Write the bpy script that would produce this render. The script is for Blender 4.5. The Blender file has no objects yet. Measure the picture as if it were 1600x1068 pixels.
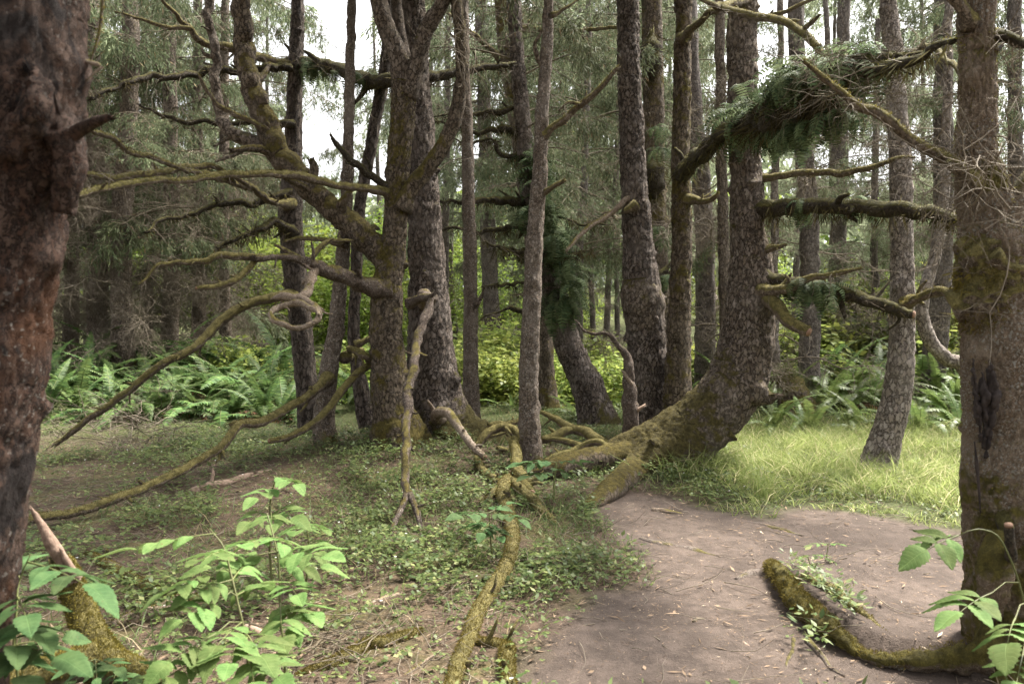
import bpy, math, random
import numpy as np
from mathutils import Vector, Matrix, Euler, Quaternion

# ------------------------------------------------------------------ camera, sky, sun, exposure
SC = bpy.context.scene
COL = SC.collection
FPX, CX, HY, CAMH = 28.0 / 36.0 * 1600.0, 800.0, 500.0, 1.6   # photo-pixel focal length, centre, horizon row, eye height
cam_d = bpy.data.cameras.new('camera'); cam = bpy.data.objects.new('camera', cam_d); COL.objects.link(cam)
cam.location = (0, 0, CAMH); cam.rotation_euler = (math.radians(90), 0, 0)
cam_d.lens = 28.0; cam_d.sensor_width = 36.0; cam_d.shift_y = -34.0 / 1600.0
cam_d.clip_start = 0.05; cam_d.clip_end = 1000.0
cam_d.dof.use_dof = True; cam_d.dof.focus_distance = 8.0; cam_d.dof.aperture_fstop = 4.0
SC.camera = cam

SUN_ELEV, SUN_AZ = 58.0, 55.0         # azimuth clockwise from +Y (away from the camera), so back right
world = bpy.data.worlds.new('World'); SC.world = world; world.use_nodes = True
wn, wl = world.node_tree.nodes, world.node_tree.links
wn.clear()
w_out = wn.new('ShaderNodeOutputWorld'); w_bg = wn.new('ShaderNodeBackground'); w_sky = wn.new('ShaderNodeTexSky')
w_hsv = wn.new('ShaderNodeHueSaturation')
w_sky.sky_type = 'NISHITA'; w_sky.sun_disc = False
w_sky.sun_elevation = math.radians(SUN_ELEV); w_sky.sun_rotation = math.radians(SUN_AZ)
w_sky.air_density = 1.0; w_sky.dust_density = 6.0; w_sky.ozone_density = 1.0
w_hsv.inputs['Saturation'].default_value = 0.08
w_bg.inputs['Strength'].default_value = 0.135
wl.new(w_sky.outputs[0], w_hsv.inputs['Color']); wl.new(w_hsv.outputs[0], w_bg.inputs[0]); wl.new(w_bg.outputs[0], w_out.inputs[0])
sun_d = bpy.data.lights.new('sun', 'SUN'); sun = bpy.data.objects.new('sun', sun_d); COL.objects.link(sun)
sun_d.energy = 3.8; sun_d.angle = math.radians(9); sun_d.color = (1.0, 0.94, 0.84)
_a, _e = math.radians(SUN_AZ), math.radians(SUN_ELEV)
sun_dir = Vector((math.sin(_a) * math.cos(_e), math.cos(_a) * math.cos(_e), math.sin(_e)))
sun.rotation_euler = (-sun_dir).to_track_quat('-Z', 'Y').to_euler(); sun.location = sun_dir * 30
SC.view_settings.view_transform = 'Standard'; SC.view_settings.look = 'None'
SC.view_settings.exposure = 2.0; SC.view_settings.gamma = 1.0
SC.cycles.max_bounces = 6; SC.cycles.diffuse_bounces = 3; SC.cycles.transmission_bounces = 4; SC.cycles.transparent_max_bounces = 8
SC.cycles.use_denoising = True

# ------------------------------------------------------------------ numeric helpers
rng = np.random.default_rng(7)
random.seed(7)

def _hash(ix, iy, iz):
    h = (ix.astype(np.int64) * 374761393 + iy.astype(np.int64) * 668265263 + iz.astype(np.int64) * 2147483647) & 0xFFFFFFFF
    h = ((h ^ (h >> 13)) * 1274126177) & 0xFFFFFFFF
    h = h ^ (h >> 16)
    return (h & 0xFFFFFF) / float(0xFFFFFF)

def vnoise(p):
    """value noise 0..1 at points (n,3)"""
    p = np.asarray(p, float); i = np.floor(p).astype(np.int64); f = p - i; u = f * f * (3 - 2 * f)
    r = 0
    for dx in (0, 1):
        wx = u[:, 0] if dx else 1 - u[:, 0]
        for dy in (0, 1):
            wy = u[:, 1] if dy else 1 - u[:, 1]
            for dz in (0, 1):
                wz = u[:, 2] if dz else 1 - u[:, 2]
                r = r + wx * wy * wz * _hash(i[:, 0] + dx, i[:, 1] + dy, i[:, 2] + dz)
    return r

def fbm(p, octv=4):
    p = np.asarray(p, float); a, s, t = 0.5, 0.0, 0.0
    for _ in range(octv):
        s = s + a * vnoise(p); t += a; a *= 0.5; p = p * 2.03 + 17.3
    return s / t

def worley(p):
    """cell noise: distance to the nearest and second nearest feature and the cell's random value"""
    i = np.floor(p).astype(np.int64); f1 = np.full(len(p), 9.); f2 = np.full(len(p), 9.); cr = np.zeros(len(p))
    for dx in (-1, 0, 1):
        for dy in (-1, 0, 1):
            for dz in (-1, 0, 1):
                a, b, c = i[:, 0] + dx, i[:, 1] + dy, i[:, 2] + dz; h = _hash(a, b, c)
                q = np.stack([a + h, b + _hash(a + 57, b, c), c + _hash(a, b + 91, c)], 1); d = np.linalg.norm(p - q, axis=1)
                n = d < f1; f2 = np.where(n, f1, np.minimum(f2, d)); cr = np.where(n, _hash(a, b, c + 33), cr); f1 = np.where(n, d, f1)
    return f1, f2, cr

def sstep(a, b, x):
    t = np.clip((x - a) / (b - a), 0, 1); return t * t * (3 - 2 * t)

def n2(x, y, s, o=3, z=0.0):
    x = np.atleast_1d(np.asarray(x, float)); y = np.atleast_1d(np.asarray(y, float))
    return fbm(np.stack([x * s, y * s, np.full_like(x, z)], 1), o)

def ground_z(x, y):
    """height of the forest floor"""
    x = np.atleast_1d(np.asarray(x, float)); y = np.atleast_1d(np.asarray(y, float))
    z = 0.10 * (n2(x, y, 0.35, 3, 3.1) - 0.5) + 0.05 * (n2(x, y, 1.6, 3, 9.7) - 0.5)
    z = z + 0.22 * np.exp(-(((x + 1.2) / 1.5) ** 2 + ((y - 9.4) / 1.7) ** 2))           # mound under the centre trees
    z = z + 0.16 * np.exp(-(((x - 1.7) / 0.9) ** 2 + ((y - 8.6) / 0.8) ** 2))           # at the swept tree
    z = z + 1.15 * sstep(10.5, 20, y) * sstep(1.5, 5.0, x)                               # fern bank, back right
    z = z + 0.5 * sstep(12, 24, y) * sstep(3.0, -3.0, x)                                 # gentle rise, back left
    z = z + 3.0 * sstep(26, 70, y)
    k = (y < 6) & (x > .5)
    if k.any(): z[k] = z[k] + terrace(x[k], y[k])
    return z

# a root holds back a low terrace on the right of the path
TER = np.array([[(a - CX) / (b - HY) * CAMH, CAMH * FPX / (b - HY)] for a, b in ((1203, 880), (1215, 905), (1240, 945), (1272, 985), (1312, 1015), (1360, 1040), (1420, 1050), (1500, 1055))])
def terrace(x, y):
    dm = np.full(len(x), 9.); sd = np.zeros(len(x))
    for a, b in zip(TER[:-1], TER[1:]):
        d = b - a; t = np.clip(((x - a[0]) * d[0] + (y - a[1]) * d[1]) / (d @ d), 0, 1); q = np.hypot(x - a[0] - t * d[0], y - a[1] - t * d[1])
        c = d[0] * (y - a[1]) - d[1] * (x - a[0]); n = q < dm; dm = np.where(n, q, dm); sd = np.where(n, c, sd)
    return .11 * np.where(sd > 0, sstep(0, .07, dm) * sstep(1.5, .35, dm), 0) * sstep(.02, .5, np.hypot(x - TER[0][0], y - TER[0][1])) * sstep(TER[0][1] + .05, TER[0][1] - .25, y)

def at(px, py, D):
    return np.array([(px - CX) * D / FPX, D, CAMH - (py - HY) * D / FPX])

def gp(px, py, lim=60.0):
    """the point of the ground seen at a photo pixel"""
    ds = np.arange(1.2, lim, 0.02)
    X = (px - CX) * ds / FPX; Z = CAMH - (py - HY) * ds / FPX
    below = Z <= ground_z(X, ds)
    k = int(np.argmax(below)) if below.any() else len(ds) - 1
    return np.array([X[k], ds[k], float(ground_z(X[k], ds[k])[0])])

def gdepth(px, py): return float(gp(px, py)[1])

# ------------------------------------------------------------------ mesh and object helpers
def make_mesh(name, V, Q=None, T=None, smooth=True, mats=(), qmat=None, tmat=None):
    me = bpy.data.meshes.new(name)
    V = np.asarray(V, np.float32)
    Q = np.zeros((0, 4), np.int32) if Q is None or len(Q) == 0 else np.asarray(Q, np.int32)
    T = np.zeros((0, 3), np.int32) if T is None or len(T) == 0 else np.asarray(T, np.int32)
    me.vertices.add(len(V)); me.vertices.foreach_set('co', V.ravel())
    nl = Q.size + T.size
    me.loops.add(nl); me.loops.foreach_set('vertex_index', np.concatenate([Q.ravel(), T.ravel()]).astype(np.int32))
    me.polygons.add(len(Q) + len(T))
    st = np.concatenate([np.arange(len(Q)) * 4, Q.size + np.arange(len(T)) * 3]).astype(np.int32)
    me.polygons.foreach_set('loop_start', st)
    if smooth: me.polygons.foreach_set('use_smooth', np.ones(len(st), bool))
    for m in mats: me.materials.append(m)
    if qmat is not None or tmat is not None:
        mi = np.zeros(len(st), np.int32)
        if qmat is not None: mi[:len(Q)] = qmat
        if tmat is not None: mi[len(Q):] = tmat
        me.polygons.foreach_set('material_index', mi)
    me.update(calc_edges=True); me.validate()
    return me

def obj(name, me, parent=None, loc=None):
    o = bpy.data.objects.new(name, me); COL.objects.link(o)
    if parent is not None: o.parent = parent
    if loc is not None: o.location = loc
    return o

def tag(o, label, cat, group=None, kind=None):
    if label: o['label'] = label
    if cat: o['category'] = cat
    if group: o['group'] = group
    if kind: o['kind'] = kind
    return o

def thing(name, label, cat, loc=(0, 0, 0), rz=0.0, group=None):
    o = bpy.data.objects.new(name, None); COL.objects.link(o)
    o.empty_display_size = 0.2
    o.location = Vector(loc); o.rotation_euler = (0, 0, rz)
    return tag(o, label, cat, group)

class MB:
    """collects geometry for one mesh"""
    def __init__(s): s.V, s.Q, s.T, s.qm, s.tm, s.n = [], [], [], [], [], 0
    def add(s, V, Q=None, T=None, m=0):
        V = np.asarray(V, float)
        if Q is not None and len(Q): s.Q.append(np.asarray(Q) + s.n); s.qm.append(np.full(len(Q), m))
        if T is not None and len(T): s.T.append(np.asarray(T) + s.n); s.tm.append(np.full(len(T), m))
        s.V.append(V); s.n += len(V); return s
    def mesh(s, name, mats, off=None, smooth=True):
        V = np.concatenate(s.V)
        if off is not None: V = V - np.asarray(off)
        Q = np.concatenate(s.Q) if s.Q else None; T = np.concatenate(s.T) if s.T else None
        return make_mesh(name, V, Q, T, smooth, mats, np.concatenate(s.qm) if s.qm else None, np.concatenate(s.tm) if s.tm else None)

def catmull(P, R, step):
    """resample a control polyline with radii as a smooth curve"""
    P = np.asarray(P, float); R = np.asarray(R, float)
    if len(P) == 2:
        n = max(2, int(np.linalg.norm(P[1] - P[0]) / step)); t = np.linspace(0, 1, n + 1)[:, None]
        return P[0] + (P[1] - P[0]) * t, R[0] + (R[1] - R[0]) * t[:, 0]
    A = np.vstack([2 * P[0] - P[1], P, 2 * P[-1] - P[-2]]); out, ro = [], []
    for i in range(1, len(A) - 2):
        L = np.linalg.norm(A[i + 1] - A[i]); n = max(1, int(round(L / step)))
        t = (np.arange(n) / n)[:, None]
        p0, p1, p2, p3 = A[i - 1], A[i], A[i + 1], A[i + 2]
        out.append(0.5 * (2 * p1 + (p2 - p0) * t + (2 * p0 - 5 * p1 + 4 * p2 - p3) * t * t + (3 * p1 - p0 - 3 * p2 + p3) * t ** 3))
        s = t[:, 0] * t[:, 0] * (3 - 2 * t[:, 0]); ro.append(R[i - 1] * (1 - s) + R[i] * s)
    out.append(P[-1:]); ro.append(R[-1:])
    return np.vstack(out), np.concatenate(ro)

def frames(C):
    """parallel transported frames along a curve"""
    Tn = np.gradient(C, axis=0); Tn /= np.linalg.norm(Tn, axis=1)[:, None] + 1e-12
    u = np.cross(Tn[0], [0.31, 0.77, 0.1]); u /= np.linalg.norm(u); U = np.zeros_like(C); U[0] = u
    for i in range(1, len(C)):
        u = u - Tn[i] * np.dot(u, Tn[i]); u /= np.linalg.norm(u) + 1e-12; U[i] = u
    return Tn, U, np.cross(Tn, U)

def tube(mb, P, R, seg=12, step=0.05, lump=0.10, lscale=6.0, bark=0.0, bscale=30.0, flare=None, wob=0.0, knots=0, cap=True, m=0, seed=0.0, oval=0.0, jag=0.0):
    """a limb: smooth tapering tube with lumps, bark relief, knots, a root flare and closed ends. Returns curve and radii."""
    C, r = catmull(P, np.maximum(np.asarray(R, float) / (1 + .6 * lump + .6 * oval) - .7 * bark, np.asarray(R, float) * .5), step)
    if wob:
        q = C * 1.7 + seed
        C = C + wob * np.stack([fbm(q + 5, 3) - .5, fbm(q + 31, 3) - .5, (fbm(q + 77, 3) - .5) * 0.5], 1) * 2
        q = C * 8.5 + seed; C = C + wob * .42 * np.stack([vnoise(q + 5) - .5, vnoise(q + 31) - .5, vnoise(q + 77) - .5], 1) * 2
    Tn, U, W = frames(C); n = len(C)
    th = np.arange(seg) / seg * 2 * math.pi
    D = U[:, None, :] * np.cos(th)[None, :, None] + W[:, None, :] * np.sin(th)[None, :, None]
    rr = np.repeat(r[:, None], seg, 1)
    base = (C[:, None, :] + D * rr[:, :, None]).reshape(-1, 3)
    d = (fbm(base * lscale + seed, 3).reshape(n, seg) - 0.5) * 2 * lump
    fac = 1 + d
    if oval: fac = fac * (1 + oval * np.cos(2 * (th[None, :] + 1.3 * np.sin(np.linspace(0, 4, n))[:, None])))
    if flare:
        h = np.concatenate([[0], np.cumsum(np.linalg.norm(np.diff(C, axis=0), axis=1))])
        h = np.maximum(h - flare[2] if len(flare) > 2 else h, 0)
        e = flare[0] * np.exp(-h / flare[1])
        lob = 1 + 0.55 * np.cos(th * 5 + seed)[None, :] + 0.35 * np.cos(th * 3 + 2 * seed)[None, :]
        fac = fac * (1 + e[:, None] * lob)
    add = 0
    if bark:
        q = base.copy(); q[:, 2] *= 0.42; w = fbm(base * bscale * 0.35 + 3, 2)[:, None] * 1.2
        f1, f2, cr = worley(q * bscale + w + seed)
        add = (bark * (sstep(0.0, 0.28, f2 - f1) - 0.7) + bark * .9 * (cr - .5) + bark * 0.6 * (fbm(base * bscale * 2.1, 2) - .5)).reshape(n, seg)
    rad = rr * fac + add
    for k in range(knots):
        kr = random.Random(int(seed * 100) + k * 7 + 13)
        i0 = kr.uniform(0.04, 0.96) * n; j0 = kr.uniform(0, seg)
        hk = kr.uniform(0.10, 0.35) * r[min(n - 1, int(i0))]; s = kr.uniform(0.03, 0.06)
        di = (np.arange(n) - i0) * step; dj = ((np.arange(seg) - j0 + seg / 2) % seg - seg / 2) * (2 * math.pi * r[min(n - 1, int(i0))] / seg)
        rad = rad + hk * np.exp(-(di[:, None] ** 2 + dj[None, :] ** 2) / (s * s))
    V = (C[:, None, :] + D * rad[:, :, None]).reshape(-1, 3)
    i = np.arange(n - 1)[:, None] * seg; j = np.arange(seg)[None, :]; jn = (j + 1) % seg
    Q = np.stack([i + j, i + jn, i + seg + jn, i + seg + j], -1).reshape(-1, 4)
    T = None
    if cap:
        if jag:
            jr = np.random.default_rng(int(abs(seed) * 1000) % 99991); V = V.reshape(n, seg, 3)
            V[-1] += Tn[-1] * (jr.uniform(-.3, 1.0, seg) ** 2 * r[-1] * jag)[:, None]; V[-2] += (C[-2] - V[-2]) * jr.uniform(-.25, .25, seg)[:, None]; V = V.reshape(-1, 3)
        V = np.vstack([V, C[0], C[-1] + Tn[-1] * r[-1] * (0.25 if not jag else -.4)]); a, b = n * seg, n * seg + 1
        jj = np.arange(seg); jn = (jj + 1) % seg
        T = np.vstack([np.stack([jn, jj, np.full(seg, a)], 1), np.stack([(n - 1) * seg + jj, (n - 1) * seg + jn, np.full(seg, b)], 1)])
    mb.add(V, Q, T, m)
    return C, r

def thin_tubes(mb, P, R, sides=3, m=0):
    """many thin tubes at once: P (n,k,3), R (n,k)"""
    P = np.asarray(P, float); n, k, _ = P.shape
    Tn = np.gradient(P, axis=1); Tn /= np.linalg.norm(Tn, axis=2)[..., None] + 1e-12
    ref = rng.normal(size=(n, 1, 3)); U = np.cross(Tn, np.broadcast_to(ref, Tn.shape)); U /= np.linalg.norm(U, axis=2)[..., None] + 1e-12
    W = np.cross(Tn, U); th = np.arange(sides) / sides * 2 * math.pi
    V = P[:, :, None, :] + R[:, :, None, None] * (U[:, :, None, :] * np.cos(th)[None, None, :, None] + W[:, :, None, :] * np.sin(th)[None, None, :, None])
    a = np.arange(n)[:, None, None] * k * sides + np.arange(k - 1)[None, :, None] * sides; j = np.arange(sides)[None, None, :]; jn = (j + 1) % sides
    Q = np.stack([a + j, a + jn, a + sides + jn, a + sides + j], -1).reshape(-1, 4)
    mb.add(V.reshape(-1, 3), Q, None, m)

def unit(v): return v / (np.linalg.norm(v, axis=-1, keepdims=True) + 1e-12)

def blades(mb, P, Dv, L, Wd, side=None, m=0, bend=None):
    """thin pointed blades: base P, direction Dv, length L, width Wd; with bend a 2-segment blade"""
    n = len(P); P = np.asarray(P, float); Dv = unit(np.asarray(Dv, float)); L = np.broadcast_to(L, n)[:, None]; Wd = np.broadcast_to(Wd, n)[:, None]
    S = unit(np.cross(Dv, rng.normal(size=(n, 3)))) if side is None else side
    if bend is None:
        V = np.stack([P, P + Dv * L * .45 + S * Wd * .5, P + Dv * L, P + Dv * L * .45 - S * Wd * .5], 1).reshape(-1, 3)
        k = np.arange(n)[:, None] * 4
        mb.add(V, np.hstack([k, k + 1, k + 2, k + 3]), None, m)
    else:
        mid = P + Dv * L * .5; tip = P + Dv * L + bend * L
        mid = mid + bend * L * .22
        V = np.stack([P - S * Wd * .5, P + S * Wd * .5, mid + S * Wd * .42, mid - S * Wd * .42, tip], 1).reshape(-1, 3)
        k = np.arange(n)[:, None] * 5
        mb.add(V, np.hstack([k, k + 1, k + 2, k + 3]), np.hstack([k + 3, k + 2, k + 4]), m)

def grow_twigs(starts, dirs, lens, r0, k=6, curl=0.35, droop=0.0, g=None):
    """curved twigs as point arrays (n,k,3) and radii (n,k)"""
    n = len(starts); P = np.zeros((n, k, 3)); P[:, 0] = starts; d = unit(np.asarray(dirs, float)); lens = np.broadcast_to(lens, n)
    for i in range(1, k):
        d = d + rng.normal(size=(n, 3)) * curl / k * 2; d[:, 2] -= droop / k; d = unit(d)
        P[:, i] = P[:, i - 1] + d * (lens / (k - 1))[:, None]
    R = np.broadcast_to(r0, n)[:, None] * np.linspace(1, .3, k)[None, :]
    return P, R

def twig_system(mb, base_curve, n1, len1, r1, n2=3, droop=0.2, curl=0.6, m=0, spread=1.0, up=0.0):
    """dead twigs sprouting from a limb, forking once"""
    C = base_curve; idx = rng.integers(0, len(C), n1); Tn = unit(np.gradient(C, axis=0))
    d = unit(rng.normal(size=(n1, 3))); d = d - Tn[idx] * np.sum(d * Tn[idx], 1)[:, None] * 0.5 + Tn[idx] * 0.4; d[:, 2] += up
    P, R = grow_twigs(C[idx], d, len1 * rng.uniform(.4, 1.2, n1), r1 * rng.uniform(.7, 1.3, n1), 6, curl, droop)
    thin_tubes(mb, P, R, 3, m)
    if n2:
        j = np.repeat(np.arange(n1), n2); t = rng.integers(2, 5, len(j)); s = P[j, t]
        d2 = unit(P[j, t] - P[j, t - 1]) + rng.normal(size=(len(j), 3)) * .8 * spread
        P2, R2 = grow_twigs(s, d2, len1 * .5 * rng.uniform(.3, 1.1, len(j)), r1 * .55, 5, curl, droop)
        thin_tubes(mb, P2, R2, 3, m)

# ------------------------------------------------------------------ materials
def nd(t, kind, **kw):
    n = t.nodes.new('ShaderNode' + kind)
    for k, v in kw.items():
        if k in n.inputs.keys() if isinstance(k, str) else False: n.inputs[k].default_value = v
        else: setattr(n, k, v)
    return n

def new_mat(name):
    m = bpy.data.materials.new(name); m.use_nodes = True; t = m.node_tree; t.nodes.clear()
    return m, t, t.nodes.new('ShaderNodeOutputMaterial')

def lnk(t, a, b): t.links.new(a, b)

def mixc(t, fac, a, b, mode='MIX'):
    n = t.nodes.new('ShaderNodeMix'); n.data_type = 'RGBA'; n.blend_type = mode
    for s, v in ((n.inputs[0], fac), (n.inputs[6], a), (n.inputs[7], b)):
        if hasattr(v, 'links') or hasattr(v, 'is_linked'): t.links.new(v, s)
        elif isinstance(v, (int, float)): s.default_value = v
        else: s.default_value = (*v, 1)
    return n.outputs[2]

def mth(t, op, a, b=None, c=None, clamp=False):
    n = t.nodes.new('ShaderNodeMath'); n.operation = op; n.use_clamp = clamp
    for i, v in enumerate((a, b, c)):
        if v is None: continue
        if isinstance(v, (int, float)): n.inputs[i].default_value = v
        else: t.links.new(v, n.inputs[i])
    return n.outputs[0]

def mrange(t, v, a, b, c=0.0, d=1.0):
    n = t.nodes.new('ShaderNodeMapRange'); n.interpolation_type = 'SMOOTHSTEP'
    t.links.new(v, n.inputs[0]); n.inputs[1].default_value = a; n.inputs[2].default_value = b; n.inputs[3].default_value = c; n.inputs[4].default_value = d
    return n.outputs[0]

def noise(t, vec, scale, detail=4, rough=0.55, dist=0.0):
    n = t.nodes.new('ShaderNodeTexNoise'); n.inputs['Scale'].default_value = scale; n.inputs['Detail'].default_value = detail
    n.inputs['Roughness'].default_value = rough; n.inputs['Distortion'].default_value = dist
    if vec is not None: t.links.new(vec, n.inputs['Vector'])
    return n

def scaled(t, vec, s):
    n = t.nodes.new('ShaderNodeMapping'); n.inputs['Scale'].default_value = s; t.links.new(vec, n.inputs['Vector']); return n.outputs[0]

def bark_mat(name, dark, mid, pale, moss=0.4, mossc=(0.16, 0.135, 0.03), scale=16.0, speck=0.3, stretch=0.45, bump=0.6, moss_up=1.1, foot=0.0, red=None, patchy=0.0):
    m, t, out = new_mat(name)
    tc = t.nodes.new('ShaderNodeTexCoord').outputs['Object']; geo = t.nodes.new('ShaderNodeNewGeometry')
    wob = noise(t, tc, 26.0, 5, .7)
    v = t.nodes.new('ShaderNodeVectorMath'); v.operation = 'MULTIPLY_ADD'; lnk(t, wob.outputs['Color'], v.inputs[0]); v.inputs[1].default_value = (.085, .085, .085); lnk(t, tc, v.inputs[2])
    st = scaled(t, v.outputs[0], (1, 1, stretch))
    vo = t.nodes.new('ShaderNodeTexVoronoi'); vo.feature = 'DISTANCE_TO_EDGE'; vo.inputs['Scale'].default_value = scale * 1.6; lnk(t, st, vo.inputs['Vector'])
    vc = t.nodes.new('ShaderNodeTexVoronoi'); vc.inputs['Scale'].default_value = scale * 1.6; lnk(t, st, vc.inputs['Vector'])
    cell_ = t.nodes.new('ShaderNodeSeparateColor'); lnk(t, vc.outputs['Color'], cell_.inputs[0]); cell0 = cell_.outputs[1]
    fine = noise(t, st, scale * 3.2, 6, .72); big = noise(t, tc, 2.3, 4, .6)
    plate = mrange(t, mth(t, 'MULTIPLY_ADD', mth(t, 'SUBTRACT', fine.outputs['Fac'], 0.5), 0.42, vo.outputs['Distance']), -0.02, 0.17)
    h = mth(t, 'MULTIPLY_ADD', fine.outputs['Fac'], .9, mth(t, 'MULTIPLY_ADD', cell0, 0.45, mth(t, 'MULTIPLY', plate, 0.55)))
    tone = mth(t, 'MULTIPLY_ADD', fine.outputs['Fac'], 0.62, mth(t, 'MULTIPLY', plate, 0.42))
    c = mixc(t, mrange(t, tone, 0.26, 0.80), dark, mid)
    cell = t.nodes.new('ShaderNodeSeparateColor'); lnk(t, vc.outputs['Color'], cell.inputs[0])
    c = mixc(t, mth(t, 'MULTIPLY', mth(t, 'MULTIPLY', cell.outputs[0], cell.outputs[0]), mth(t, 'MULTIPLY', plate, .8)), c, pale)
    c = mixc(t, mth(t, 'MULTIPLY', mrange(t, cell.outputs[2], .6, 1.0), 0.5), c, dark)
    c = mixc(t, mth(t, 'MULTIPLY', mrange(t, big.outputs['Fac'], 0.45, 0.75), 0.55), c, pale)
    if red:
        rn = noise(t, scaled(t, tc, (1, 1, .5)), 3.2, 4, .6)
        c = mixc(t, mrange(t, rn.outputs['Fac'], 0.50, 0.62, 0, 0.85), c, red)
    if speck:
        sp = noise(t, tc, 60 if speck < 1 else 95, 2, .5); sb = noise(t, tc, 4.0, 3)
        f = mth(t, 'MULTIPLY', mrange(t, sp.outputs['Fac'], 0.60 if speck < 1 else .54, 0.68 if speck < 1 else .62), mrange(t, sb.outputs['Fac'], 0.40, 0.62))
        c = mixc(t, mth(t, 'MULTIPLY', f, speck), c, (0.42, 0.40, 0.36))
    if patchy:
        pn = noise(t, scaled(t, tc, (1, 1, .7)), 3.4, 5, .62, .6)
        c = mixc(t, mrange(t, pn.outputs['Fac'], 0.53, 0.60, 0, patchy), c, (0.022, 0.017, 0.016))
    nz = t.nodes.new('ShaderNodeSeparateXYZ'); lnk(t, geo.outputs['Normal'], nz.inputs[0])
    mn = noise(t, tc, 5.5, 5, .65); mb_ = noise(t, tc, 1.1, 2)
    mv = mth(t, 'ADD', mth(t, 'MULTIPLY', nz.outputs['Z'], 0.28 * moss_up), mth(t, 'ADD', mth(t, 'MULTIPLY', mn.outputs['Fac'], 0.8), mth(t, 'MULTIPLY', mb_.outputs['Fac'], 0.55)))
    oz = t.nodes.new('ShaderNodeSeparateXYZ'); lnk(t, tc, oz.inputs[0])
    mv = mth(t, 'ADD', mv, mth(t, 'MULTIPLY', mrange(t, oz.outputs['Z'], 1.1, -.05), .22 * foot))
    th = 1.12 - 0.62 * moss
    mf = mrange(t, mv, th - 0.06, th + 0.10)
    mfine = noise(t, tc, 130, 3, .7); mmid = noise(t, tc, 22, 3, .6)
    mc = mixc(t, mrange(t, mmid.outputs['Fac'], .3, .7), tuple(x * .55 for x in mossc), tuple(x * 1.35 for x in mossc))
    mc = mixc(t, mrange(t, mfine.outputs['Fac'], .35, .7), mixc(t, 0.5, mc, (0.02, 0.018, 0.006)), mc)
    c = mixc(t, mf, c, mc)
    hh = mth(t, 'ADD', mth(t, 'MULTIPLY', h, mth(t, 'SUBTRACT', 1.0, mth(t, 'MULTIPLY', mf, .6))), mth(t, 'MULTIPLY', mf, mth(t, 'MULTIPLY_ADD', mfine.outputs['Fac'], .8, mmid.outputs['Fac'])))
    bp = t.nodes.new('ShaderNodeBump'); bp.inputs['Strength'].default_value = bump; bp.inputs['Distance'].default_value = 0.045 * min(1.3, 16.0 / scale); lnk(t, hh, bp.inputs['Height'])
    b = t.nodes.new('ShaderNodeBsdfPrincipled'); b.inputs['Roughness'].default_value = 0.9; b.inputs['Specular IOR Level'].default_value = 0.2
    lnk(t, c, b.inputs['Base Color']); lnk(t, bp.outputs[0], b.inputs['Normal']); lnk(t, b.outputs[0], out.inputs[0])
    return m

def leaf_mat(name, c1, c2, c3=None, trans=0.35, rough=0.5, spec=0.3, nscale=3.0, obvar=0.25, c3at=0.85):
    """leaf with colour by island, by object and by place"""
    m, t, out = new_mat(name)
    geo = t.nodes.new('ShaderNodeNewGeometry'); oi = t.nodes.new('ShaderNodeObjectInfo')
    c = mixc(t, geo.outputs['Random Per Island'], c1, c2)
    if c3: c = mixc(t, mrange(t, geo.outputs['Random Per Island'], c3at, c3at + 0.02), c, c3)
    pn = noise(t, geo.outputs['Position'], nscale, 2)
    hs = t.nodes.new('ShaderNodeHueSaturation'); lnk(t, c, hs.inputs['Color'])
    val = mth(t, 'MULTIPLY', mth(t, 'MULTIPLY_ADD', oi.outputs['Random'], obvar * 2, 1 - obvar), mrange(t, pn.outputs['Fac'], .25, .75, .75, 1.25))
    lnk(t, val, hs.inputs['Value'])
    lnk(t, mth(t, 'MULTIPLY_ADD', oi.outputs['Random'], 0.03, 0.485), hs.inputs['Hue'])
    b = t.nodes.new('ShaderNodeBsdfPrincipled'); b.inputs['Roughness'].default_value = rough; b.inputs['Specular IOR Level'].default_value = spec
    lnk(t, hs.outputs[0], b.inputs['Base Color'])
    tr = t.nodes.new('ShaderNodeBsdfTranslucent'); g2 = t.nodes.new('ShaderNodeGamma'); g2.inputs[1].default_value = 0.85; lnk(t, hs.outputs[0], g2.inputs[0]); lnk(t, g2.outputs[0], tr.inputs[0])
    mx = t.nodes.new('ShaderNodeMixShader'); mx.inputs[0].default_value = trans; lnk(t, b.outputs[0], mx.inputs[1]); lnk(t, tr.outputs[0], mx.inputs[2]); lnk(t, mx.outputs[0], out.inputs[0])
    return m

def wood_mat(name, c1, c2, scale=20):
    m, t, out = new_mat(name); tc = t.nodes.new('ShaderNodeTexCoord').outputs['Object']
    n = noise(t, tc, scale, 5, .65); n2_ = noise(t, tc, scale * .2, 3)
    c = mixc(t, mrange(t, n.outputs['Fac'], .3, .7), c1, c2); c = mixc(t, mrange(t, n2_.outputs['Fac'], .45, .7, 0, .5), c, tuple(x * .5 for x in c1))
    bp = t.nodes.new('ShaderNodeBump'); bp.inputs['Strength'].default_value = .5; bp.inputs['Distance'].default_value = .01; lnk(t, n.outputs['Fac'], bp.inputs['Height'])
    b = t.nodes.new('ShaderNodeBsdfPrincipled'); b.inputs['Roughness'].default_value = .85; b.inputs['Specular IOR Level'].default_value = .2
    lnk(t, c, b.inputs['Base Color']); lnk(t, bp.outputs[0], b.inputs['Normal']); lnk(t, b.outputs[0], out.inputs[0]); return m

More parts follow.
